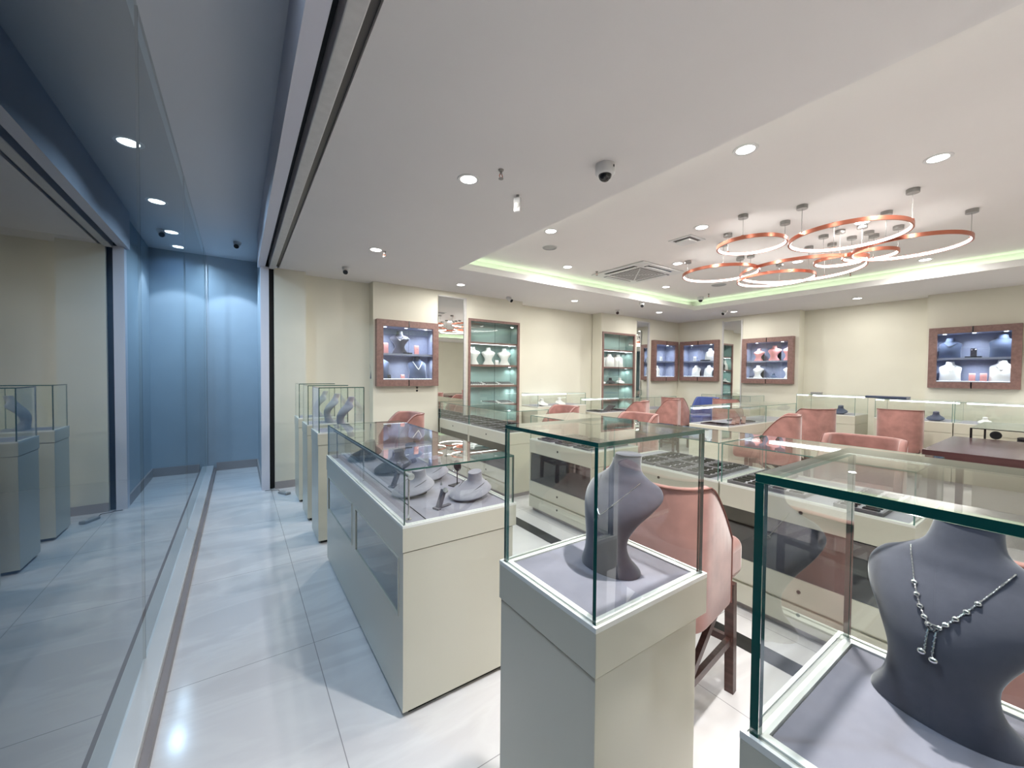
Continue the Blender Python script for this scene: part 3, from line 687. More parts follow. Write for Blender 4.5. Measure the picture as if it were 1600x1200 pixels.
# centre pedestal bust
b1 = bust('necklace_bust', 'slate grey suede bust wearing a thin chain in the centre pedestal case', 'bust suede', group='slate grey suede busts'); b1.location = (.895, .785, 1.0385); b1.rotation_euler = (0, 0, math.radians(187))
b1.scale = (1.12, 1.12, 1.0)
nk = thing('necklace', 'thin silver chain necklace on the centre pedestal bust', 'necklace', b1.location, b1.rotation_euler[2]); nk.scale = (1.12, 1.12, 1.0)
cp = chain_points(ARC, .085, .252, .060, extra=.0012); g = MB(); g.tube(cp, .0009, 5); g.build('chain', 'silver', nk)
g = MB(); k = len(cp)//2
for q in (k-14, k-7, k, k+12): g.sph(cp[max(0, min(len(cp)-1, q))], .0028, 8, 5)
g.sph(cp[k]+Vector((0, 0, -.008)), .003, 8, 5); g.build('stones', 'silver', nk, smooth=True)
# right pedestal bust
b2 = dup(b1, (.965, .125, 1.0385), math.radians(172), 'largest slate grey suede bust with a beaded silver necklace at the lower right', scale=(1.05, 1.13, .97))
nk2 = thing('necklace', 'beaded silver lariat necklace with two dangling balls on the largest grey bust', 'necklace', b2.location, b2.rotation_euler[2]); nk2.scale = (1.05, 1.13, .97)
cp = chain_points(ARC, .098, .262, .054, n=120, extra=.0022); g = MB(); g.tube(cp, .0009, 5); g.build('chain', 'silver', nk2)
for i, p in enumerate(cp[::2]):
    if i in (12, 16, 20, 24, 27, 33, 36, 40, 44, 48): g = MB(); g.sph(p, .0042, 10, 6); g.build('bead', 'silver', nk2, smooth=True)
g = MB()
for p in cp[::2]: g.sph(p, .0017, 6, 4)
g.build('small_links', 'silver', nk2, smooth=True)
k = len(cp)//2; c0 = cp[k]
for s in (-1, 1):
    g = MB(); g.tube([c0+Vector((.001, s*.002+.0055*math.cos(a)*.8, .004+.0055*math.sin(a))) for a in [2*PI*q/14 for q in range(14)]], .0009, 5, True); g.build('link_ring', 'silver', nk2, smooth=True)
    zz = -.032 if s < 0 else -.038
    dp = [surf(ARC, s*.004, c0.z+zz*q/5, .003) for q in range(6)]
    g = MB(); g.tube(dp, .0009, 5); [g.sph(q, .002, 6, 4) for q in dp[1:-1]]; dg = g.build('dangle', 'silver', nk2)
    g = MB(); g.sph(dp[-1]+Vector((.003, s*.002, -.003)), .0052, 12, 8); g.build('ball', 'silver', dg, smooth=True)
# back pedestal busts: hollow arcs
b3 = bust('necklace_bust', 'grey arched bust in the nearest of the three back pedestal cases', 'pale bust suede', group='grey arched busts')
b3.location = (.86, 4.22, 1.0385); b3.rotation_euler = (0, 0, PI)
for y, s in ((4.93, 'middle one'), (5.68, 'farthest')): dup(b3, (.86, y, 1.0385), PI, 'grey arched bust in the %s of the three back pedestal cases' % s)
# reclined collar displays in cabinet A
def collar(name, label, mat, base=True):
    t = thing(name, label, 'necklace display'); rows = []
    ks = [(.0, .098, .108, .012), (.006, .102, .112, .012), (.013, .098, .107, .011), (.024, .086, .094, .002), (.036, .060, .064, -.018), (.052, .041, .041, -.032), (.072, .036, .036, -.038), (.098, .035, .034, -.042)]
    for z, ry, rx, xo in crom(ks, 24):
        rows.append([(xo+rx*math.cos(2*PI*k/36), ry*math.sin(2*PI*k/36), z) for k in range(36)])
    T = Matrix.Translation((0, 0, .035)) @ Matrix.Rotation(math.radians(13), 4, 'Y')
    rows = [[tuple(T @ Vector(p)) for p in r] for r in rows]
    MB().grid(rows, True, True, True).build('collar_form', mat, t, smooth=True)
    g = MB(); g.lathe([(.05, 0), (.052, .006), (.035, .045), (.001, .046)], (-.01, 0, 0), 20); g.build('foot', 'black velvet', t, smooth=True)
    g = MB(); pts = [tuple(T @ Vector((-.03+.125*math.cos(a), .062*math.sin(a), .045-.026*math.cos(a)))) for a in [PI*(-.5+q/20) for q in range(21)]]
    g.tube(pts, .0012, 5); g.build('thin_cord', 'lock metal', t)
    return t
zA = azd-.003
cl = collar('collar_display', 'low tilted grey collar display at the right front of the aisle cabinet', 'pale bust suede'); cl.location = (1.10, 1.99, zA); cl.rotation_euler = (0, 0, math.radians(200)); cl['group'] = 'tilted grey collar displays'; cl.scale = (1.13, 1.13, 1.0)
dup(cl, (.85, 2.22, zA), math.radians(195), 'low tilted grey collar display nearest the tube lamp in the aisle cabinet')
dup(cl, (1.06, 2.47, zA), math.radians(200), 'low tilted grey collar display at the back of the front section of the aisle cabinet')
cb = collar('collar_display', 'black collar display in the middle of the aisle cabinet', 'black velvet'); cb.location = (.92, 2.80, zA); cb.rotation_euler = (0, 0, math.radians(190)); cb['group'] = 'black collar displays'; cb.scale = (1.2, 1.2, 1.05)
dup(cb, (.86, 3.32, zA), math.radians(190), 'black collar display at the far left of the aisle cabinet')
dup(cb, (1.10, 3.05, zA), math.radians(170), 'black collar display at the far right of the aisle cabinet')
def ring_stand(x, y, z, rz, lab):
    t = thing('ring_stand', lab, 'ring stand', (x, y, z), rz, group='slanted grey ring stands', scale=1.4)
    g = MB(); g.box((-.022, -.007, 0), (.045, .007, .006)); g.box((-.03, -.016, 0), (-.016, .016, .007)); g.build('base', 'tray leather', t, bevel=.001)
    g = MB(); g.box((-.009, -.008, -.004), (.009, .008, .066), T=Matrix.Translation((-.014, 0, .006)) @ Matrix.Rotation(.42, 4, 'Y')); g.build('slanted_post', 'tray leather', t, bevel=.002)
    g = MB(); g.cyl((.008, -.012, .068), (.024, .0, .058), .009, 12); g.build('knob', 'grey plastic', t, smooth=True)
ring_stand(.87, 1.905, zA, .35, 'small slanted grey ring stand in front of the collar displays')
ring_stand(.80, 2.42, zA, .35, 'small slanted grey ring stand behind the left collar display by the tube lamp')
t = thing('earring_stand', 'black oval pendant stand on a square base in the aisle cabinet', 'earring stand', (1.13, 2.24, zA), .3)
g = MB(); g.box((-.045, -.035, 0), (.045, .035, .006)); g.build('base', 'black velvet', t, bevel=.002)
g = MB(); g.cyl((0, 0, .006), (0, 0, .12), .0035, 8); g.build('post', 'black velvet', t)
g = MB(); g.sph((0, 0, .125), .034, 18, 10, (.28, 1, 1)); g.build('oval_pad', 'black velvet', t, smooth=True)
g = MB(); g.tube([(-.012, .030*math.sin(a), .112-.03*math.cos(a)) for a in [PI*(-.5+q/16) for q in range(17)]], .0015, 6); g.build('hoop', 'silver', t, smooth=True)
for q, (x, y) in enumerate(((1.05, 2.30), (1.20, 2.20))):
    o = MB().lathe([(.007, 0), (.006, .012), (.0025, .016), (.002, .034), (.001, .036)], n=12).build('ring_cone', 'grey plastic', smooth=True, loc=(x, y, zA))
    tag(o, 'tiny grey ring cone %s the black pendant stand' % ('left of' if q == 0 else 'right of'), 'ring cone', 'tiny ring cones')

# ring trays
def tray(sx, sy, nx, ny, name='ring_tray'):
    t = thing(name, 'x', 'ring tray', group='dark grey ring trays with black slots')
    g = MB(); e = .012; h = .022
    g.box((-sx/2, -sy/2, 0), (sx/2, sy/2, .006))
    for a, b in (((-sx/2, -sy/2), (sx/2, -sy/2+e)), ((-sx/2, sy/2-e), (sx/2, sy/2)), ((-sx/2, -sy/2+e), (-sx/2+e, sy/2-e)), ((sx/2-e, -sy/2+e), (sx/2, sy/2-e))): g.box((*a, .006), (*b, h))
    g.build('tray_frame', 'tray leather', t, bevel=.0015)
    g = MB(); g.box((-sx/2+e, -sy/2+e, .006), (sx/2-e, sy/2-e, .015)); g.build('tray_lining', 'tray lining', t)
    g = MB(); px, py_ = (sx-2*e)/nx, (sy-2*e)/ny
    for i in range(nx):
        for j in range(ny):
            x = -sx/2+e+(i+.5)*px; y = -sy/2+e+(j+.5)*py_
            g.box((x-px*.27, y-py_*.36, .0148), (x+px*.27, y+py_*.36, .025))
    g.build('slot_pads', 'dark slot', t)
    return t
TR = {}
def put_tray(kind, x, y, z, lab, rz=0, mk={'A': (.29, .22, 4, 2), 'B': (.30, .24, 4, 2), 'C': (.26, .34, 4, 3)}):
    if kind not in TR: TR[kind] = tray(*mk[kind]); TR[kind].location = (x, y, z); TR[kind]['label'] = lab; TR[kind].rotation_euler = (0, 0, rz)
    else: dup(TR[kind], (x, y, z), rz, lab)
zE = .847
for i, (x, y) in enumerate(((3.00, 1.68), (3.31, 1.68), (3.00, 1.92), (3.31, 1.92), (3.00, 2.17), (3.31, 2.17))):
    put_tray('A', x, y, zE, 'dark ring tray, %s row %s, on the counter behind the nearest stool' % (['nearest', 'middle', 'far'][i//2], ['front', 'back'][i % 2]))
for i, (x, y) in enumerate(((3.00, 1.33), (3.31, 1.33), (3.03, 1.09), (3.00, .72), (3.31, .72))):
    put_tray('A', x, y, zE, 'dark ring tray with black slots, %s on the nearest counter' % ['at the far front', 'at the far back', 'in the middle', 'at the near front', 'at the near back'][i])
for i, (x, y) in enumerate(((3.00, 3.50), (3.31, 3.50), (3.00, 3.20), (3.31, 3.20), (3.00, 2.91), (3.31, 2.91))):
    put_tray('A', x, y, zE, 'dark ring tray with black slots, %s row %s, short counter behind the centre pedestal' % (['far', 'middle', 'near'][i//2], ['front', 'back'][i % 2]))
for i in range(4):
    for j in range(2):
        put_tray('B', 3.005+.315*j, 4.34+.25*i, zE, 'dark ring tray, %s row from the gap, %s, second counter from the mirror' % (ORD[i], ['front', 'back'][j]))
        put_tray('B', 3.005+.315*j, 5.38+.25*i, zE, 'dark ring tray, %s row from the seam, %s, counter against the mirror' % (ORD[i], ['front', 'back'][j]))
put_tray('C', 6.15, 3.30, zE, 'ring tray at the left end of the middle island counter'); put_tray('C', 6.95, 3.30, zE, 'ring tray at the right of the curved stands on the middle island')
put_tray('C', 6.15, 5.80, zE, 'ring tray left of the black pad on the counter before the second teal cabinet'); put_tray('C', 6.75, 5.80, zE, 'ring tray right of the black pad on the counter before the second teal cabinet')
# bracelet stands on the island
def bracelet_stand(x, y, z, rz, lab):
    t = thing('bracelet_stand', lab, 'bracelet stand', (x, y, z), rz, group='curved brown bracelet stands')
    g = MB(); g.box((-.05, -.03, 0), (.05, .03, .008)); g.build('base', 'brown frame', t, bevel=.002)
    rows = [];
    for k in range(13):
        a = -.3+k*.14; r = .10; cx_, cz_ = -.03+r*math.sin(a)*1.0, .008+r*(1-math.cos(a))*1.2
        wd = .03
        rows.append([(cx_, -wd, cz_), (cx_, wd, cz_), (cx_-.006, wd, cz_+.006), (cx_-.006, -wd, cz_+.006)])
    MB().grid(rows, True, True, True).build('curved_panel', 'brown frame', t, smooth=True)
bracelet_stand(6.33, 3.12, zE, .2, 'curved brown bracelet stand, leftmost on the middle island counter')
bracelet_stand(6.50, 3.14, zE, .3, 'curved brown bracelet stand, middle of three on the island counter')
bracelet_stand(6.64, 3.12, zE, .3, 'curved brown bracelet stand, rightmost of the three on the island counter')
g = MB(); T = Matrix.Rotation(-.5, 4, 'Y'); g.box((-.10, -.09, 0), (.10, .09, .012), T=T); g.box((.03, -.04, -.05), (.045, .04, .02))
tag(g.build('display_pad', 'black velvet', loc=(6.44, 5.72, zE+.062), bevel=.003), 'tilted black display pad between two ring trays on the far counter', 'display pad')
g = MB(); g.box((-.14, -.26, 0), (.14, .26, .035)); tag(g.build('jewellery_box', 'navy velvet', loc=(9.15, 1.95, 1.2515), bevel=.004), 'flat black case lying on the glass counter by the recessed wall', 'box')
g = MB(); g.box((-.03, -.09, 0), (.03, .09, .03)); tag(g.build('card_holder', 'grey plastic', loc=(9.2, 2.98, 1.2815), bevel=.004), 'small grey holder on the glass at the left bright counter', 'holder')
# displays in the niche counter and right counters
cw = collar('collar_display', 'white collar display at the left of the niche counter', 'white leather'); cw.location = (4.85, 6.0, .997); cw.rotation_euler = (0, 0, -1.6); cw['group'] = 'white collar displays'
dup(cw, (5.32, 6.02, .997), -1.6, 'white collar display in the middle of the niche counter')
cn = collar('collar_display', 'navy necklace display in the middle counter by the right wall', 'navy velvet'); cn.location = (9.0, 1.35, .935); cn.rotation_euler = (0, 0, PI); cn['group'] = 'navy collar displays'
dup(cn, (9.0, 2.55, .935), PI, 'navy necklace display in the left bright counter by the right wall', scale=1.1)
dup(cw, (9.0, 1.62, .935), PI, 'white collar display beside the navy one in the middle right-wall counter', scale=.7)
dup(cw, (9.0, .85, .935), PI, 'white collar display in the right-hand counter by the right wall', scale=.7)
# black things in the dark display table
o = dup(cb, (7.55, .42, .72), PI, 'black collar display in the dark-edged glass table behind the wine-brown table', scale=1.3)
t = thing('earring_stand', 'black pendant stand in the dark-edged glass table', 'earring stand', (7.50, .62, .72))
MB().cyl((0, 0, 0), (0, 0, .16), .005, 8).build('post', 'chrome', t); g = MB(); g.sph((0, 0, .2), .05, 14, 8, (.6, 1, 1)); g.build('oval_pad', 'black velvet', t, smooth=True)

# ------------------------------------------------------------------ wall cases
class Wall:
    """local frame on a wall: x along the wall to the right, y into the wall, z up"""
    def __init__(s, kind, x0): s.kind = kind; s.x0 = x0
    def loc(s, x, y, z): return (s.x0+x, BW+y, z) if s.kind == 'B' else (RW+y, s.x0-x, z)
    def rz(s): return 0 if s.kind == 'B' else -PI/2
def wall_case(wl, W, z0, z1, lab, spots=3, shelf=.5, white_left=False):
    t = thing('wall_case', lab, 'wall display case', wl.loc(0, 0, z0), wl.rz(), group='brown-framed wall display cases'); H = z1-z0; fr = .10; D = .27
    g = MB(); f0, f1 = -.10, -.06
    g.box((0, f0, 0), (fr, f1, H)); g.box((W-fr, f0, 0), (W, f1, H)); g.box((fr, f0, 0), (W-fr, f1, fr)); g.box((fr, f0, H-fr), (W-fr, f1, H))
    g.box((0, f1, 0), (.03, 0, H)); g.box((W-.03, f1, 0), (W, 0, H)); g.box((.03, f1, 0), (W-.03, 0, .03)); g.box((.03, f1, H-.03), (W-.03, 0, H))
    g.build('frame', 'brown frame', t, bevel=.001)
    g = MB(); a = .035; g.box((a, D-.012, a), (W-a, D, H-a)); g.box((a, -.055, a), (a+.012, D-.012, H-a)); g.box((W-a-.012, -.055, a), (W-a, D-.012, H-a))
    g.box((a+.012, -.055, a), (W-a-.012, D-.012, a+.015+fr-a)); g.box((a+.012, -.055, H-fr+.0), (W-a-.012, D-.012, H-a)); g.build('lining', 'showcase lining', t)
    zs = H*shelf; g = MB(); g.box((a+.012, -.045, zs-.03), (W-a-.012, D-.012, zs)); g.build('shelf', 'showcase lining', t)
    g = MB(); g.box((fr, -.05, fr+.0155), (W-fr, -.038, fr+.018)); g.build('edge_light', 'strip glow', t)
    for s in (0, 1):
        d0, d1 = (fr, W/2-.001) if s == 0 else (W/2+.001, W-fr)
        pane(t, (d0, -.072, fr), (d1, -.067, H-fr), 'Y', 'glass_door', ('clear glass', 'chrome'))
    g = MB(); g.box((W/2-.008, f0-.002, 0), (W/2+.008, f0, fr)); g.box((W/2-.008, f0-.002, H-fr), (W/2+.008, f0, H)); g.build('door_clip', 'black plastic', t)
    for i in range(spots):
        x = W*(i+.5)/spots; g = MB(); g.lathe([(.001, H-fr-.004), (.022, H-fr-.004), (.022, H-fr-.0005), (.001, H-fr-.0005)], (x, .05, 0), 16); g.build('spotlight', 'spot glow', t)
        area('case_lamp', wl.loc(x, .05, z0+H-fr-.006), .03, 1.8, SHOW, 130)
        area('case_lamp', wl.loc(x, .05, z0+zs-.034), .03, 1.4, SHOW, 140)
    return z0+fr+.015, z0+zs
W1, W2 = Wall('B', SC1[0]), Wall('B', SC2[0]); W3, W4, W5 = Wall('R', SC3[1]), Wall('R', SC4[1]), Wall('R', SC5[1])
c1 = wall_case(W1, 1.02, SC1[2], SC1[3], 'brown-framed wall case with blue lining, first on the left of the back wall')
c2 = wall_case(W2, 1.02, SC2[2], SC2[3], 'brown-framed wall case on the back wall beside the room corner', 2)
c3 = wall_case(W3, 1.02, SC3[2], SC3[3], 'brown-framed wall case with white busts, nearest the corner on the right wall', 2)
c4 = wall_case(W4, 1.04, SC4[2], SC4[3], 'brown-framed wall case with rose pink busts on the right wall', 2)
c5 = wall_case(W5, .98, SC5[2], SC5[3], 'brown-framed wall case with two dark blue busts at the right edge')
STAND = [(0, 0, .10, .05, .06, 0), (.02, 0, .098, .045, .055, 0), (.07, .01, .066, .035, .04, 0), (.12, .015, .07, .035, .03, .01), (.19, .012, .12, .035, .025, .035), (.215, .0, .125, .03, .025, .04),
         (.235, -.012, .10, .03, .025, .03), (.25, -.02, .055, .035, .03, .01), (.265, -.024, .042, .035, .035, 0), (.30, -.028, .038, .033, .033, 0)]
FLAT = [(0, 0, .115, .05, .07, 0), (.01, 0, .115, .05, .07, 0), (.10, .0, .110, .045, .05, .01), (.17, -.01, .118, .04, .04, .03), (.21, -.02, .115, .03, .03, .035), (.235, -.03, .075, .03, .03, .02), (.25, -.035, .05, .035, .035, 0), (.29, -.04, .042, .035, .035, 0)]
def small(name, label, keys, mat, group, back=None):
    t = bust(name, label, mat, keys, n=26, seg=26, group=group)
    if back:
        g = MB(); z = keys[0][0]; H = keys[-4][0]
        rows = [[(-.075-dx, y*s, zz) for s, dx in ((1, 0), (1, .02))] for zz in (0, H) for y in (-.10, .10)]
        g.box((-.085, -.10, 0), (-.07, .10, H*.96)); g.build('dark_back_board', back, t, bevel=.006)
    return t
PROTO = {}
def disp(kind, wl, x, y, z, label, scale=1, rz=0):
    spec = dict(white=(STAND, 'white leather', 'white wall-case busts', 'black velvet'), whiteflat=(FLAT, 'white leather', 'broad white wall-case busts', 'black velvet'), rose=(STAND, 'rose leather', 'rose pink busts', 'black velvet'),
                navy=(FLAT, 'navy velvet', 'dark blue velvet busts', None), slate=(STAND, 'bust suede', 'slate blue busts', None), plain=(STAND, 'white leather', 'white shelf busts', None))[kind]
    L = wl.loc(x, y, z); rr = wl.rz()-PI/2+rz
    if kind not in PROTO:
        PROTO[kind] = small('necklace_bust', label, spec[0], spec[1], spec[2], spec[3]); PROTO[kind].location = L; PROTO[kind].rotation_euler = (0, 0, rr); PROTO[kind].scale = (scale,)*3
        return PROTO[kind]
    return dup(PROTO[kind], L, rr, label, scale=scale)
def holder(wl, x, y, z, mat, h, label, cat='earring holder', w=.07):
    t = thing('earring_holder', label, cat, wl.loc(x, y, z), wl.rz()-PI/2)
    rows = [[(-.02+.03*(zz/h), -w/2, zz), (-.02+.03*(zz/h), w/2, zz), (-.035, w/2, zz), (-.035, -w/2, zz)] for zz in (0, h*.8, h)]
    rows = []
    for k in range(9):
        a = PI/2*k/8; rows.append([(.025*math.cos(a)-.02, -w/2, h*math.sin(a)), (.025*math.cos(a)-.02, w/2, h*math.sin(a)), (-.035, w/2, h*math.sin(a)), (-.035, -w/2, h*math.sin(a))])
    MB().grid(rows, True, True, True).build('curved_pad', mat, t, smooth=True)
    g = MB(); g.sph((.02, 0, h*.55), .006, 8, 5); g.build('stud', 'silver', t)
    return t
# case 1
lo, hi = c1
disp('slate', W1, .42, .09, hi+.0005, 'slate blue bust with a silver necklace on the upper shelf of the first wall case', 1.22, -.25)
holder(W1, .19, .06, hi+.0005, 'rose leather', .17, 'tall rose earring pad left of the slate bust in the first wall case'); holder(W1, .70, .06, hi+.0005, 'rose leather', .15, 'rose earring pad right of the slate bust in the first wall case')
disp('navy', W1, .10, .10, lo+.0005, 'dark blue bust half hidden at the lower left of the first wall case', 1.25, -.25)
disp('navy', W1, .73, .10, lo+.0005, 'dark blue bust with white pearl strand at the lower right of the first wall case', 1.25, -.1)
t = thing('necklace', 'white pearl strand on the dark blue bust in the first wall case', 'necklace', W1.loc(.73, .10, lo+.0005), -PI/2-.1, scale=1.25)
g = MB(); [g.sph(p, .0065, 8, 5) for p in chain_points(FLAT, .10, .225, .060, n=26, extra=.003)]; g.build('pearls', 'pearl', t, smooth=True)
t = thing('necklace', 'silver bib necklace on the slate blue bust in the first wall case', 'necklace', W1.loc(.42, .09, hi+.0005), -PI/2-.25, scale=1.22)
g = MB(); [g.sph(p, .0045, 8, 5) for p in chain_points(STAND, .075, .25, .062, n=30, extra=.002)]; g.build('links', 'silver', t, smooth=True)
holder(W1, .23, .02, lo+.0005, 'black velvet', .07, 'small black earring pad at the lower left of the first wall case', w=.05); holder(W1, .45, .02, lo+.0005, 'rose leather', .07, 'small rose earring pad at the lower middle of the first wall case', w=.06)
g = MB(); g.box((-.07, -.03, 0), (.07, .03, .02)); tag(g.build('display_pad', 'black velvet', loc=W1.loc(.52, .0, hi+.0005), bevel=.003), 'low black pad before the slate bust in the first wall case', 'display pad')
# case 2
lo, hi = c2
disp('white', W2, .17, .10, hi+.0005, 'white bust cut by the left frame on the upper shelf of the corner back-wall case', .95)
disp('white', W2, .20, .10, lo+.0005, 'left white bust on the lower shelf of the corner back-wall case', .92); disp('white', W2, .42, .10, lo+.0005, 'right white bust on the lower shelf of the corner back-wall case', .92)
holder(W2, .52, .05, hi+.0005, 'white leather', .12, 'white earring pad on the upper shelf of the corner back-wall case')
# case 3
lo, hi = c3
disp('whiteflat', W3, .70, .10, hi+.0005, 'broad white bust on the upper shelf of the right-wall case nearest the corner', 1.05)
holder(W3, .33, .05, hi+.0005, 'white leather', .12, 'white earring pad at upper left of the right-wall case nearest the corner'); holder(W3, .92, .05, hi+.0005, 'white leather', .14, 'white earring pad at upper right of the right-wall case nearest the corner')
disp('whiteflat', W3, .34, .10, lo+.0005, 'broad white bust at lower left of the right-wall case nearest the corner', .95); disp('whiteflat', W3, .67, .10, lo+.0005, 'broad white bust at lower middle of the right-wall case nearest the corner', .95)
disp('whiteflat', W3, .95, .10, lo+.0005, 'broad white bust cut by the right frame of the case nearest the corner', .9)
g = MB(); g.box((-.12, -.04, 0), (.10, .04, .025)); tag(g.build('display_pad', 'black velvet', loc=W3.loc(.66, .0, hi+.0005), rot=(0, 0, -PI/2), bevel=.003), 'low black pad before the upper white bust near the corner', 'display pad')
# case 4
lo, hi = c4
disp('rose', W4, .28, .10, hi+.0005, 'left rose pink bust on the upper shelf of the rose case', .92); disp('rose', W4, .60, .10, hi+.0005, 'middle rose pink bust on the upper shelf of the rose case', 1.1); disp('rose', W4, .90, .10, hi+.0005, 'right rose pink bust cut by the frame of the rose case', 1.1)
disp('white', W4, .27, .10, lo+.0005, 'white bust at the lower left of the rose case', .95); disp('white', W4, .90, .10, lo+.0005, 'white bust at the lower right of the rose case', .95)
o = dup(cn, W4.loc(.60, .08, lo+.0005), PI, 'low navy collar display between the white busts of the rose case', scale=.8)
# case 5
lo, hi = c5
disp('navy', W5, .22, .10, hi+.0005, 'dark blue bust with a thin necklace at the upper left of the right edge case', 1.12); disp('navy', W5, .78, .10, hi+.0005, 'dark blue bust at the upper right of the right edge case', 1.2)
disp('whiteflat', W5, .23, .10, lo+.0005, 'broad white bust at the lower left of the right edge case', 1.1, .1); disp('whiteflat', W5, .78, .10, lo+.0005, 'broad white bust at the lower right of the right edge case', 1.15, -.1)
for x, keys, zb, s, d, lab, sc_ in ((.22, FLAT, hi, .06, .07, 'thin necklace on the upper left dark blue bust of the right edge case', 1.12), (.23, FLAT, lo, .075, .06, 'thin dark necklace on the lower left white bust of the right edge case', 1.1), (.78, FLAT, lo, .07, .05, 'thin dark necklace on the lower right white bust of the right edge case', 1.15)):
    t = thing('necklace', lab, 'necklace', W5.loc(x, .10, zb+.0005), PI, scale=sc_); g = MB(); g.tube(chain_points(keys, s, .225, d, extra=.003), .0026, 6); g.build('chain', 'silver' if zb == hi else 'lock metal', t, smooth=True)
holder(W5, .48, .05, lo+.0005, 'rose leather', .13, 'left rose earring pad between the white busts of the right edge case'); holder(W5, .60, .05, lo+.0005, 'rose leather', .13, 'right rose earring pad between the white busts of the right edge case')
t = thing('earring_holder', 'small dark stand with silver earrings between the dark blue busts', 'earring holder', W5.loc(.49, .05, hi+.0005), PI)
g = MB(); g.box((-.03, -.09, 0), (.05, .09, .02)); g.build('base', 'black velvet', t, bevel=.003)
g = MB(); g.box((-.01, -.035, .02), (.012, .035, .15)); g.build('card', 'bust suede', t, bevel=.003)
for s in (-1, 1): g = MB(); g.sph((.016, s*.018, .125), .012, 10, 6); g.build('earring', 'silver', t, smooth=True)

# tall recessed cabinets
def tall_cabinet(wl, W, z0, z1, lab, shelves):
    t = thing('tall_cabinet', lab, 'display cabinet', wl.loc(0, 0, 0), wl.rz(), group='tall teal-lined wall cabinets'); D = .27; fr = .045
    g = MB(); g.box((0, -.02, z0), (fr, .02, z1)); g.box((W-fr, -.02, z0), (W, .02, z1)); g.box((fr, -.02, z1-fr), (W-fr, .02, z1)); g.box((fr, -.02, z0), (W-fr, .02, z0+fr)); g.build('frame', 'brown frame', t, bevel=.001)
    g = MB(); a = .022; g.box((a, D-.012, z0), (W-a, D, z1-a)); g.box((a, .021, z0), (a+.012, D-.012, z1-a)); g.box((W-a-.012, .021, z0), (W-a, D-.012, z1-a)); g.box((a+.012, .021, z1-a-.012), (W-a-.012, D-.012, z1-a)); g.build('lining', 'teal lining', t)
    for s in shelves:
        g = MB(); g.box((a+.013, .022, s-.035), (W-a-.013, D-.013, s)); sh = g.build('shelf', 'brown frame', t)
        if s == shelves[0]:
            g = MB(); g.box((fr+.02, .03, s-.041), (W-fr-.02, .045, s-.0355)); g.build('light_bar', 'strip glow', sh)
        area('shelf_lamp', wl.loc(W/2, .045, s-.045), .9, 1.0, (.90, 1, .97), 160, shape='RECTANGLE', sy=.02)
        for q in (.10, W-.10):
            g = MB(); g.cyl((q, .18, s-.036), (q, .18, s-.040), .02, 12); g.build('spotlight', 'spot glow', sh)
            area('shelf_lamp', wl.loc(q, .18, s-.044), .03, .5, (.90, 1, .97), 120)
    area('shelf_lamp', wl.loc(W/2, .1, z1-.06), .8, 1.0, (.90, 1, .97), 160, shape='RECTANGLE', sy=.02)
    for s in (0, 1):
        d0, d1 = (fr, W/2-.001) if s == 0 else (W/2+.001, W-fr)
        pane(t, (d0, -.004, z0+fr), (d1, .002, z1-fr), 'Y', 'glass_door', ('clear glass', 'black plastic'))
WC1, WC2 = Wall('B', CB1[0]), Wall('B', CB2[0])
tall_cabinet(WC1, 1.12, .30, 2.60, 'tall brown-framed teal cabinet with three white busts, nearest the mirror', (2.19, 1.78, 1.40, 1.04, .70))
tall_cabinet(WC2, 1.14, .30, 2.60, 'second tall brown-framed teal cabinet, near the room corner', (2.20, 1.80, 1.40, 1.04, .70))
for x, s in ((.17, 'left'), (.50, 'middle'), (.86, 'right')): disp('plain', WC1, x, .13, 1.7805, '%s white bust in the tall cabinet nearest the mirror' % s, 1.05, -.45)
holder(WC1, .68, .10, 1.7805, 'white leather', .09, 'small white earring pad between the white busts in the nearest tall cabinet')
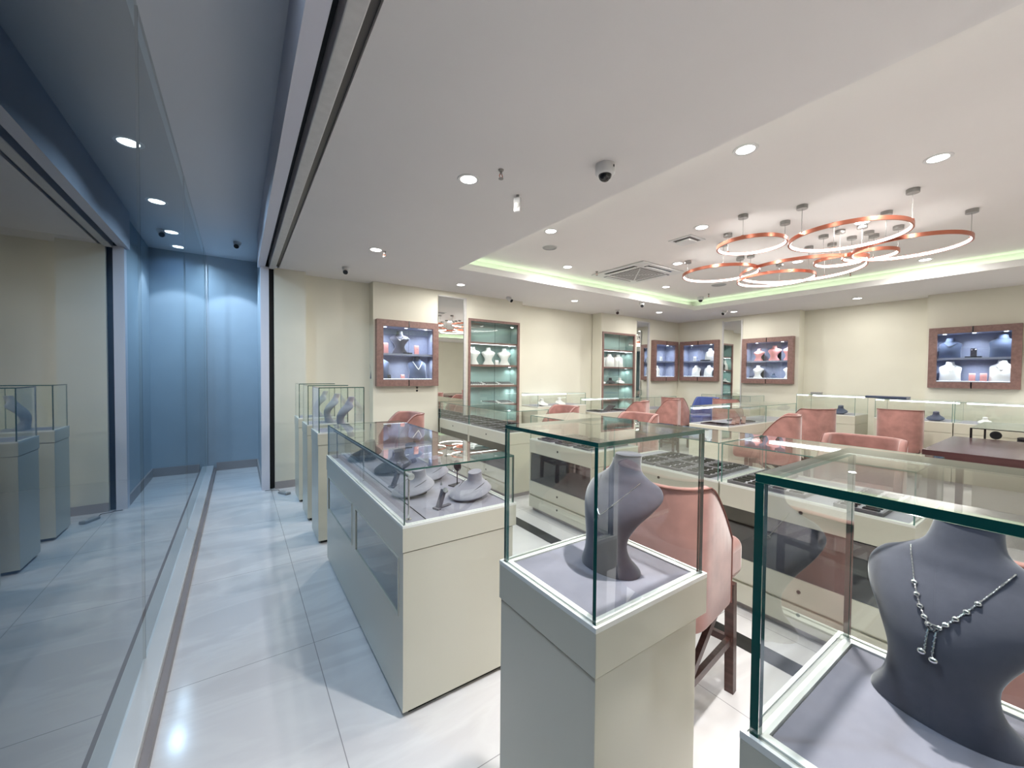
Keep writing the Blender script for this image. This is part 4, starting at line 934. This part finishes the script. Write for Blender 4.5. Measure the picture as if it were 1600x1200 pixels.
for x, s in ((.06, 'left'), (.38, 'middle'), (.68, 'right')): disp('whiteflat', WC2, x+.04, .14, 1.8005, '%s white bust with dark back in the second tall cabinet' % s, 1.02, -.5)
cg = dup(cw, WC2.loc(.12, .13, 1.4005), -1.9, 'left low white collar display in the second tall cabinet', scale=.95)
o = dup(cb, WC2.loc(.45, .13, 1.4005), -1.9, 'low dark collar display in the second tall cabinet', scale=1.0)
dup(cw, WC2.loc(.78, .13, 1.4005), -1.9, 'right low white collar display in the second tall cabinet', scale=1.0)
# trays of rings on lower shelves
def white_tray(x, z, lab):
    t = thing('ring_tray', lab, 'ring tray', WC1.loc(x, .13, z+.0005), 0, group='white ring trays in the tall cabinet')
    T = Matrix.Rotation(.22, 4, 'X'); g = MB(); g.box((-.15, -.10, .0), (.15, .10, .012), T=Matrix.Translation((0, 0, .023)) @ T); g.box((-.15, .075, 0), (.15, .09, .045)); g.build('tray_board', 'white leather', t)
    g = MB()
    for i in range(6):
        for j in range(4): g.box((-.13+i*.046, -.085+j*.045, .012), (-.105+i*.046, -.062+j*.045, .022), T=Matrix.Translation((0, 0, .023)) @ T)
    g.build('ring_pads', 'black velvet', t)
for k, z in enumerate((1.40, 1.04)):
    for i, s in enumerate(('left', 'middle', 'right')): white_tray(.20+.34*i, z, '%s white ring tray on the %s tray shelf of the nearest tall cabinet' % (s, ['upper', 'lower'][k]))

# wall socket, power strip
t = thing('wall_socket', 'two small black round outlets under the first wall case', 'outlet', (2.43, BW, 1.32))
for z in (0, .05): MB().cyl((0, -.008, z), (0, 0, z), .016, 14).build('outlet', 'black plastic', t)
t = thing('power_strip', 'small grey power strip with a cord on the floor beside the shutter groove', 'power strip', (.49, 5.98, 0), .5)
g = MB(); g.box((-.035, -.085, 0), (.035, .085, .03)); g.build('body', 'grey plastic', t, bevel=.006)
g = MB(); g.box((-.014, -.055, .0301), (.014, -.03, .034)); g.build('switch', 'white plastic', t)
g = MB(); g.tube([(0, .085, .012), (.01, .14, .03), (-.02, .22, .02), (-.0, .30, .008), (-.05, .34, .006)], .004, 6); g.build('cord', 'black plastic', t, smooth=True)
